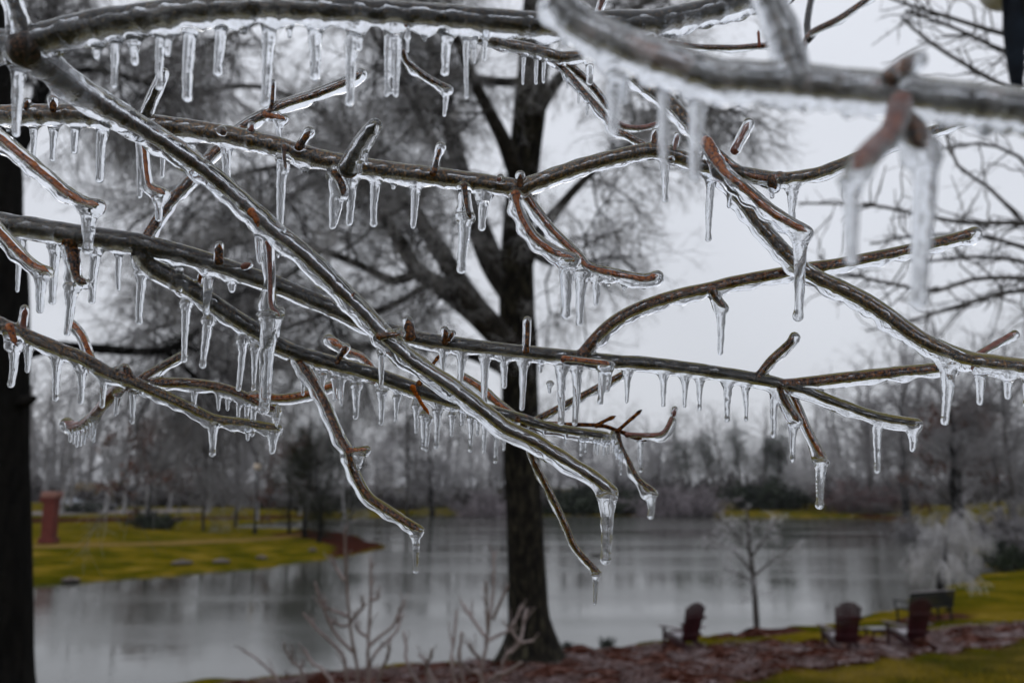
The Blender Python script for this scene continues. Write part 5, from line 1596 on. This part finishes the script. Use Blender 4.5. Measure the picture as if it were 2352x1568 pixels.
b.member('twig', [(1418, 990, 5), (1446, 965, 5), (1474, 941, 5)], .78, ice=None, mat='brown')
b.member('twig', [(1440, 998, 5), (1500, 1000, 5), (1526, 992, 5), (1542, 965, 5), (1550, 938, 5)], (.79, .80), ice=(7, 7), low=7, mat='red', wav=1.5)
b.member('twig', [(1418, 992, 6), (1424, 1020, 5), (1444, 1061, 5), (1466, 1102, 5), (1502, 1130, 5)], (.79, .78), ice=(7, 8), low=9, mat='brown', wav=1.4)
b.member('twig', [(1225, 968, 6), (1334, 911, 6), (1433, 859, 6)], (.74, .72), ice=(9, 9), low=5, mat='brown')
b.member('twig', [(1062, 866, 4), (1100, 890, 6), (1140, 925, 6), (1180, 955, 6)], (.76, .75), ice=(12, 14, 12), low=4, mat='orange')
b.member('branch', [(332, 558, 12), (350, 525, 11), (391, 464, 11), (429, 425, 10), (465, 380, 10), (506, 337, 9), (560, 290, 8), (612, 262, 8), (648, 243, 7.5), (722, 219, 7), (790, 192, 6.5), (830, 170, 6)],
         (.66, .68, .70, .70), ice=(13, 14, 14, 14), low=6, mat='brown')
b.member('twig', [(612, 264, 6), (640, 270, 6), (654, 274, 5)], .695, ice=(11, 10), low=6, mat='orange')
b.member('twig', [(618, 258, 5), (624, 230, 5), (627, 190, 4)], .695, ice=(9, 8), low=2, mat='brown')
b.member('twig', [(616, 560, 6), (620, 640, 5), (621, 700, 5.5), (638, 724, 6)], (.625, .62), ice=(14, 13, 15), low=4, mat='red')
b.member('twig', [(162, 560, 15), (168, 600, 12), (176, 640, 9), (200, 652, 5)], (.65, .645), ice=(18, 17, 10), low=4, mat='brown')
b.member('bud', [(503, 600, 8), (503, 578, 7), (505, 562, 6)], .64, ice=(11, 10), low=1, mat='brown')
b.member('bud', [(560, 612, 5), (575, 606, 5)], .65, ice=(9, 9), low=0, mat='red')
b.member('bud', [(942, 772, 9), (940, 752, 9), (936, 734, 7)], .64, ice=(14, 12), low=1, mat='brown')
b.member('bud', [(1022, 786, 6), (1024, 766, 5), (1021, 757, 5)], .645, ice=(8, 10), low=0, mat='brown')
b.member('bud', [(1030, 780, 4), (1040, 764, 4)], .645, ice=(7, 8), low=0, mat='brown')
b.member('bud', [(1208, 806, 6), (1210, 770, 5), (1211, 734, 5)], .64, ice=(10, 10), low=0, mat='brown')
b.member('twig', [(1296, 824, 6), (1340, 829, 6), (1380, 834, 6.5), (1402, 838, 6)], .635, ice=(9, 11), low=5, mat='orange')
b.member('twig', [(774, 832, 6), (786, 812, 5.5), (796, 797, 5)], .69, ice=(9, 10), low=1, mat='brown')
b.member('twig', [(868, 862, 6), (832, 822, 5), (800, 808, 5), (755, 780, 7)], (.71, .73), ice=(9, 11, 14), low=3, mat='orange')
b.member('twig', [(948, 890, 6), (962, 915, 5.5), (985, 952, 5)], (.695, .69), ice=None, mat='orange')
b.member('twig', [(962, 882, 7), (988, 845, 5), (1010, 815, 5)], (.70, .72), ice=None, mat='brown')
b.member('twig', [(455, 655, 4), (462, 632, 4), (470, 618, 4)], .67, ice=(8, 8), low=1, mat='orange')
b.icicles([(48, 562, 668, 17, 40), (128, 568, 692, 25, 120), (168, 660, 765, 28, 155), (221, 578, 690, 24, 211), (272, 575, 664, 18, 272), (325, 622, 738, 25, 320), (414, 602, 667, 19, 411),
           (481, 622, 718, 25, 473), (530, 640, 666, 24, 533), (428, 700, 826, 21, 423), (481, 740, 838, 23, 466), (560, 785, 893, 20, 549), (588, 800, 893, 18, 582),
           (622, 725, 940, 40, 606), (644, 715, 770, 16, 636)])
b.icicles([(1020, 812, 868, 18, 1015), (1062, 818, 888, 20, 1058), (1115, 823, 924, 22, 1112), (1158, 826, 887, 20, 1158), (1203, 832, 938, 22, 1199), (1242, 838, 852, 12),
           (1290, 842, 970, 26, 1289), (1327, 843, 972, 24, 1321), (1386, 845, 923, 22, 1379), (1398, 845, 895, 18, 1396), (1443, 855, 922, 18, 1439), (1524, 862, 930, 18, 1524),
           (1573, 866, 932, 18, 1573), (1609, 870, 939, 18, 1606), (1672, 882, 964, 20, 1670), (1713, 886, 964, 17, 1713), (1779, 898, 1000, 20, 1776), (2016, 965, 1081, 23, 2015),
           (2098, 982, 1032, 26, 2096), (1822, 975, 1056, 20, 1820), (1887, 1055, 1160, 26, 1882), (1657, 712, 810, 22, 1655), (1950, 940, 952, 16)])
b.icicles([(697, 862, 905, 14), (741, 866, 897, 16), (770, 870, 918, 16), (785, 872, 928, 16), (821, 886, 957, 22, 817), (878, 900, 971, 20, 875), (914, 914, 966, 15, 909), (955, 935, 991, 15, 956),
           (974, 955, 1028, 17), (985, 958, 1032, 16, 979), (1005, 945, 1026, 18, 1002), (1039, 955, 999, 13), (1083, 962, 1034, 16), (1098, 962, 998, 12), (1114, 966, 1037, 16), (1141, 975, 1060, 15),
           (1160, 975, 1032, 14), (636, 962, 976, 12), (955, 1232, 1311, 20, 955), (826, 1042, 1070, 26, 824), (1369, 1320, 1385, 16, 1367), (1496, 1132, 1185, 22, 1495), (1471, 1012, 1080, 14, 1471),
           (1336, 1008, 1043, 12), (1346, 1008, 1036, 10), (1366, 1010, 1036, 9), (1374, 1012, 1042, 9), (1388, 1010, 1044, 11), (1398, 1012, 1040, 9), (1250, 985, 1005, 9), (1300, 992, 1016, 9),
           (1418, 1020, 1052, 10), (1424, 1030, 1066, 9), (1408, 1012, 1036, 9), (1428, 1040, 1088, 9), (642, 285, 318, 17, 640), (1062, 944, 975, 12)])
b.build()

# ---- bough entering from upper right, ending in the long icicle, and its long lower branch to the right edge
b = Bough('rusty_bough', 'rust brown iced bough dropping from behind the blurred bough to the right edge', org=P(1640, 350, .62))
b.member('stem', [(1380, 90, 14), (1457, 175, 14), (1540, 240, 13), (1585, 290, 12), (1625, 340, 12), (1662, 410, 12), (1698, 458, 12), (1745, 518, 12), (1813, 592, 12), (1857, 628, 12.5), (1958, 678, 13),
                  (2013, 710, 13), (2109, 778, 12.5), (2188, 815, 12), (2232, 828, 11.5), (2300, 838, 11), (2420, 852, 10)], (.68, .66, .64, .625, .62, .61, .60), ice=(18, 18, 18, 20, 22, 22, 22), low=8, mat='olive')
b.member('branch', [(1622, 330, 12), (1640, 362, 11), (1665, 398, 9), (1703, 430, 8), (1772, 489, 7.5), (1837, 527, 7.5), (1850, 534, 7)], (.625, .605, .60, .60), ice=(18, 18, 19, 17), low=9, mat='orange')
b.member('bud', [(1688, 345, 7), (1702, 318, 6), (1720, 283, 6)], (.62, .62), ice=(13, 14), low=2, mat='red')
b.member('branch', [(1640, 350, 7), (1700, 395, 6), (1762, 412, 7), (1790, 405, 6)], (.63, .63), ice=(14, 13), low=6, mat='orange')
b.member('spur', [(1770, 412, 8), (1780, 432, 9)], .63, ice=(14, 13), low=4, mat='brown')
b.member('twig', [(2236, 822, 6), (2285, 792, 6), (2331, 766, 5.5)], (.63, .64), ice=(10, 9), low=5, mat='red')
b.icicles([(1838, 545, 727, 32, 1834), (2181, 840, 969, 32, 2171), (2254, 850, 924, 26, 2250), (2316, 856, 911, 24, 2315), (2362, 862, 930, 24)])
b.build()

# ---- slightly soft lower left bough
b = Bough('lower_left_bough', 'slender iced bough at lower left with side twigs and short icicles', org=P(300, 875, .72), voxel=3.3)
b.member('stem', [(-60, 715, 15), (0, 745, 15), (109, 792, 14.5), (191, 825, 14), (246, 856, 13.5), (301, 876, 13), (355, 900, 10), (437, 938, 8), (492, 963, 7.5), (560, 972, 7), (636, 985, 6)], (.71, .72, .73), ice=(18, 17, 14, 12), low=6, mat='olive')
b.member('branch', [(310, 878, 11), (340, 880, 10), (437, 881, 9.5), (519, 894, 9), (574, 917, 7), (600, 930, 6), (636, 943, 6)], (.73, .74), ice=(14, 13, 12), low=5, mat='brown')
b.member('twig', [(575, 915, 6), (598, 912, 7), (650, 915, 7), (708, 905, 7), (777, 880, 6)], (.74, .76), ice=(11, 12), low=6, mat='orange')
b.member('twig', [(324, 872, 7), (345, 858, 7), (380, 838, 7), (421, 815, 6)], (.73, .74), ice=(11, 11), low=6, mat='brown')
b.member('twig', [(285, 878, 8), (260, 900, 9), (219, 950, 8), (190, 975, 7), (168, 980, 9), (153, 972, 9)], (.74, .80), ice=(11, 12, 15), low=4, mat='red')
b.member('twig', [(208, 828, 7), (196, 790, 6), (180, 760, 6), (160, 740, 6)], (.73, .74), ice=(12, 11), low=3, mat='orange')
b.member('bud', [(300, 868, 6), (292, 852, 6), (285, 842, 6)], .72, ice=(11, 10), low=2, mat='brown')
b.member('bud', [(50, 758, 7), (54, 730, 6), (58, 708, 6)], .715, ice=(11, 10), low=1, mat='red')
b.member('bud', [(268, 860, 6), (269, 848, 5)], .72, ice=(9, 9), low=1, mat='bark')
b.member('twig', [(22, 752, 7), (30, 775, 6), (36, 792, 5)], .705, ice=(14, 17), low=3, mat='orange')
b.icicles([(36, 795, 883, 24, 26), (66, 798, 852, 20, 63), (133, 828, 916, 22, 127), (191, 850, 923, 20, 185), (239, 872, 932, 19, 235), (272, 895, 950, 18, 266), (306, 898, 969, 18, 304), (490, 975, 1042, 23, 488),
           (570, 984, 1008, 13), (629, 990, 1036, 26, 625), (447, 892, 934, 18), (503, 905, 940, 14), (524, 908, 940, 14), (549, 918, 956, 15), (568, 930, 962, 13), (585, 908, 998, 18, 579), (634, 948, 975, 20),
           (610, 985, 996, 14), (540, 980, 990, 16)])
b.icicles([(170, 985, 1016, 9), (178, 985, 1024, 10), (186, 982, 1022, 9), (195, 975, 1018, 10), (203, 968, 1004, 9), (211, 962, 1008, 12, 212), (162, 985, 1012, 9), (218, 955, 1012, 11, 215)])
b.build()

# ---- twigs coming in from the left edge, in front of the greenish bough
b = Bough('left_twig', 'orange iced twig from left edge with a funnel shaped icicle over the greenish bough', org=P(120, 410, .58))
b.member('stem', [(-40, 285, 8), (0, 318, 8), (68, 374, 8), (123, 420, 8), (153, 444, 8), (197, 468, 8), (226, 472, 7)], (.58, .58), ice=(20, 19, 16), low=6, mat='orange')
b.icicles([(207, 485, 572, 34, 200)])
b.build()
b = Bough('left_twig', 'orange cored iced twig from left edge ending just below the greenish bough', org=P(40, 580, .58))
b.member('stem', [(-40, 490, 8), (0, 536, 8), (55, 593, 7.5), (85, 615, 7.5), (110, 624, 7)], (.58, .58), ice=(19, 17, 13), low=6, mat='orange')
b.icicles([(96, 628, 713, 28, 91)])
b.build()
b = Bough('hanging_twig', 'short brown iced twig hanging alone below the top bough', org=P(980, 170, .50))
b.member('stem', [(925, 120, 6), (934, 140, 6), (965, 168, 6), (1000, 190, 6), (1032, 204, 5)], (.48, .50), ice=(9, 9), low=7, mat='brown')
b.icicles([(1026, 206, 265, 18, 1021)])
b.build()

# ---- thin branch behind the top bough which forks into two long straight twigs
b = Bough('thin_branch', 'thin dark iced branch under the top bough forking into two straight twigs', org=P(1250, 122, .78), voxel=3.3)
b.member('stem', [(1080, 82, 11), (1173, 104, 11), (1225, 114, 11), (1252, 122, 11), (1290, 131, 10), (1345, 127, 9), (1420, 118, 8)], (.70, .76, .80), ice=(14, 13), low=5, mat='olive')
b.member('twig', [(1252, 124, 8), (1285, 150, 6.5), (1340, 212, 6.5), (1385, 262, 6), (1410, 296, 6), (1440, 312, 6), (1487, 336, 6), (1530, 352, 5)], (.78, .76, .74), ice=(9, 9), low=5, mat='brown')
b.member('twig', [(1290, 134, 7), (1320, 160, 7), (1362, 200, 7), (1402, 252, 6)], (.79, .80), ice=(9, 9), low=3, mat='brown')
b.member('twig', [(1412, 280, 6), (1440, 292, 6), (1480, 293, 6), (1510, 284, 5)], (.80, .82), ice=(7, 7), low=4, mat='red')
b.icicles([(1204, 120, 193, 14, 1200), (1231, 124, 191, 12, 1231), (1250, 135, 188, 12), (1355, 135, 190, 24, 1354), (1405, 285, 305, 18), (1304, 175, 200, 9), (1330, 205, 235, 9), (1350, 230, 262, 8)])
b.build()

# ---- out-of-focus bough very near the lens, upper right
b = Bough('blurred_bough', 'large out of focus iced bough close to the lens in the upper right, reddish patches', org=P(1830, 190, .26), voxel=4.0, glaze='milky')
b.member('stem', [(1284, 10, 25), (1310, 40, 27), (1356, 72, 27), (1444, 112, 26), (1567, 155, 26), (1640, 180, 25), (1700, 184, 24), (1799, 190, 25), (1835, 193, 26), (1985, 208, 24), (2060, 214, 27), (2150, 228, 26), (2352, 252, 28), (2460, 268, 28)],
         (.275, .265, .26, .255, .255), ice=(42, 46, 47, 48, 48), low=16, mat='patchy', gap=0.2)
b.member('shoot', [(1828, 186, 22), (1812, 130, 20), (1794, 68, 20), (1768, 0, 19), (1750, -60, 18)], (.26, .27), ice=(42, 40, 38), low=2, mat='bark')
b.member('bud', [(2046, 180, 18), (2078, 155, 16), (2108, 138, 14)], .252, ice=(26, 24), low=2, mat='brown')
b.member('spur', [(2068, 236, 22), (2058, 280, 22), (2042, 310, 23), (2000, 350, 24), (1966, 388, 22)], (.248, .236), ice=(28, 28), low=2, mat='red')
b.member('spur', [(2078, 270, 18), (2100, 310, 20), (2124, 346, 22)], (.256, .25), ice=(30, 38), low=6, mat='brown')
b.icicles([(1420, 165, 300, 46, 1407), (1437, 165, 232, 22, 1436), (1523, 185, 385, 30, 1524), (1603, 205, 405, 44, 1594), (1958, 415, 595, 44, 1955), (2124, 360, 692, 58, 2112)])
b.build()

# ---- small twigs behind
b = Bough('forked_twig', 'thin brown twig with two upright side shoots behind the blurred bough, near the top', org=P(1660, 105, .95))
b.member('stem', [(1540, 100, 6), (1600, 108, 6), (1680, 110, 6), (1740, 106, 6), (1775, 102, 6), (1800, 96, 5)], (.95, .96), ice=(7, 7), low=5, mat='brown')
b.member('shoot', [(1744, 106, 4), (1743, 88, 4), (1742, 70, 4)], .95, ice=None, mat='red')
b.member('shoot', [(1754, 106, 4), (1766, 94, 4), (1772, 86, 4)], .95, ice=None, mat='brown')
b.build()
b = Bough('rising_twig', 'brown twig rising to the top edge right of the blurred upright shoot', org=P(1900, 60, 1.05))
b.member('stem', [(1840, 120, 7), (1862, 78, 7), (1920, 48, 7), (1960, 22, 6.5), (2020, -20, 6)], (1.05, 1.05), ice=(8, 8), low=4, mat='brown')
b.member('shoot', [(1856, 92, 7), (1854, 55, 7), (1860, 15, 6), (1868, -20, 6)], (1.05, 1.1), ice=(8, 8), low=2, mat='bark')
b.build()
b = Bough('top_twig', 'short reddish twig poking up at the top edge left of the blurred bough', org=P(1380, 10, .6))
b.member('stem', [(1370, 45, 6), (1378, 20, 6), (1388, -12, 6)], .56, ice=(11, 10), low=2, mat='red')
b.build()
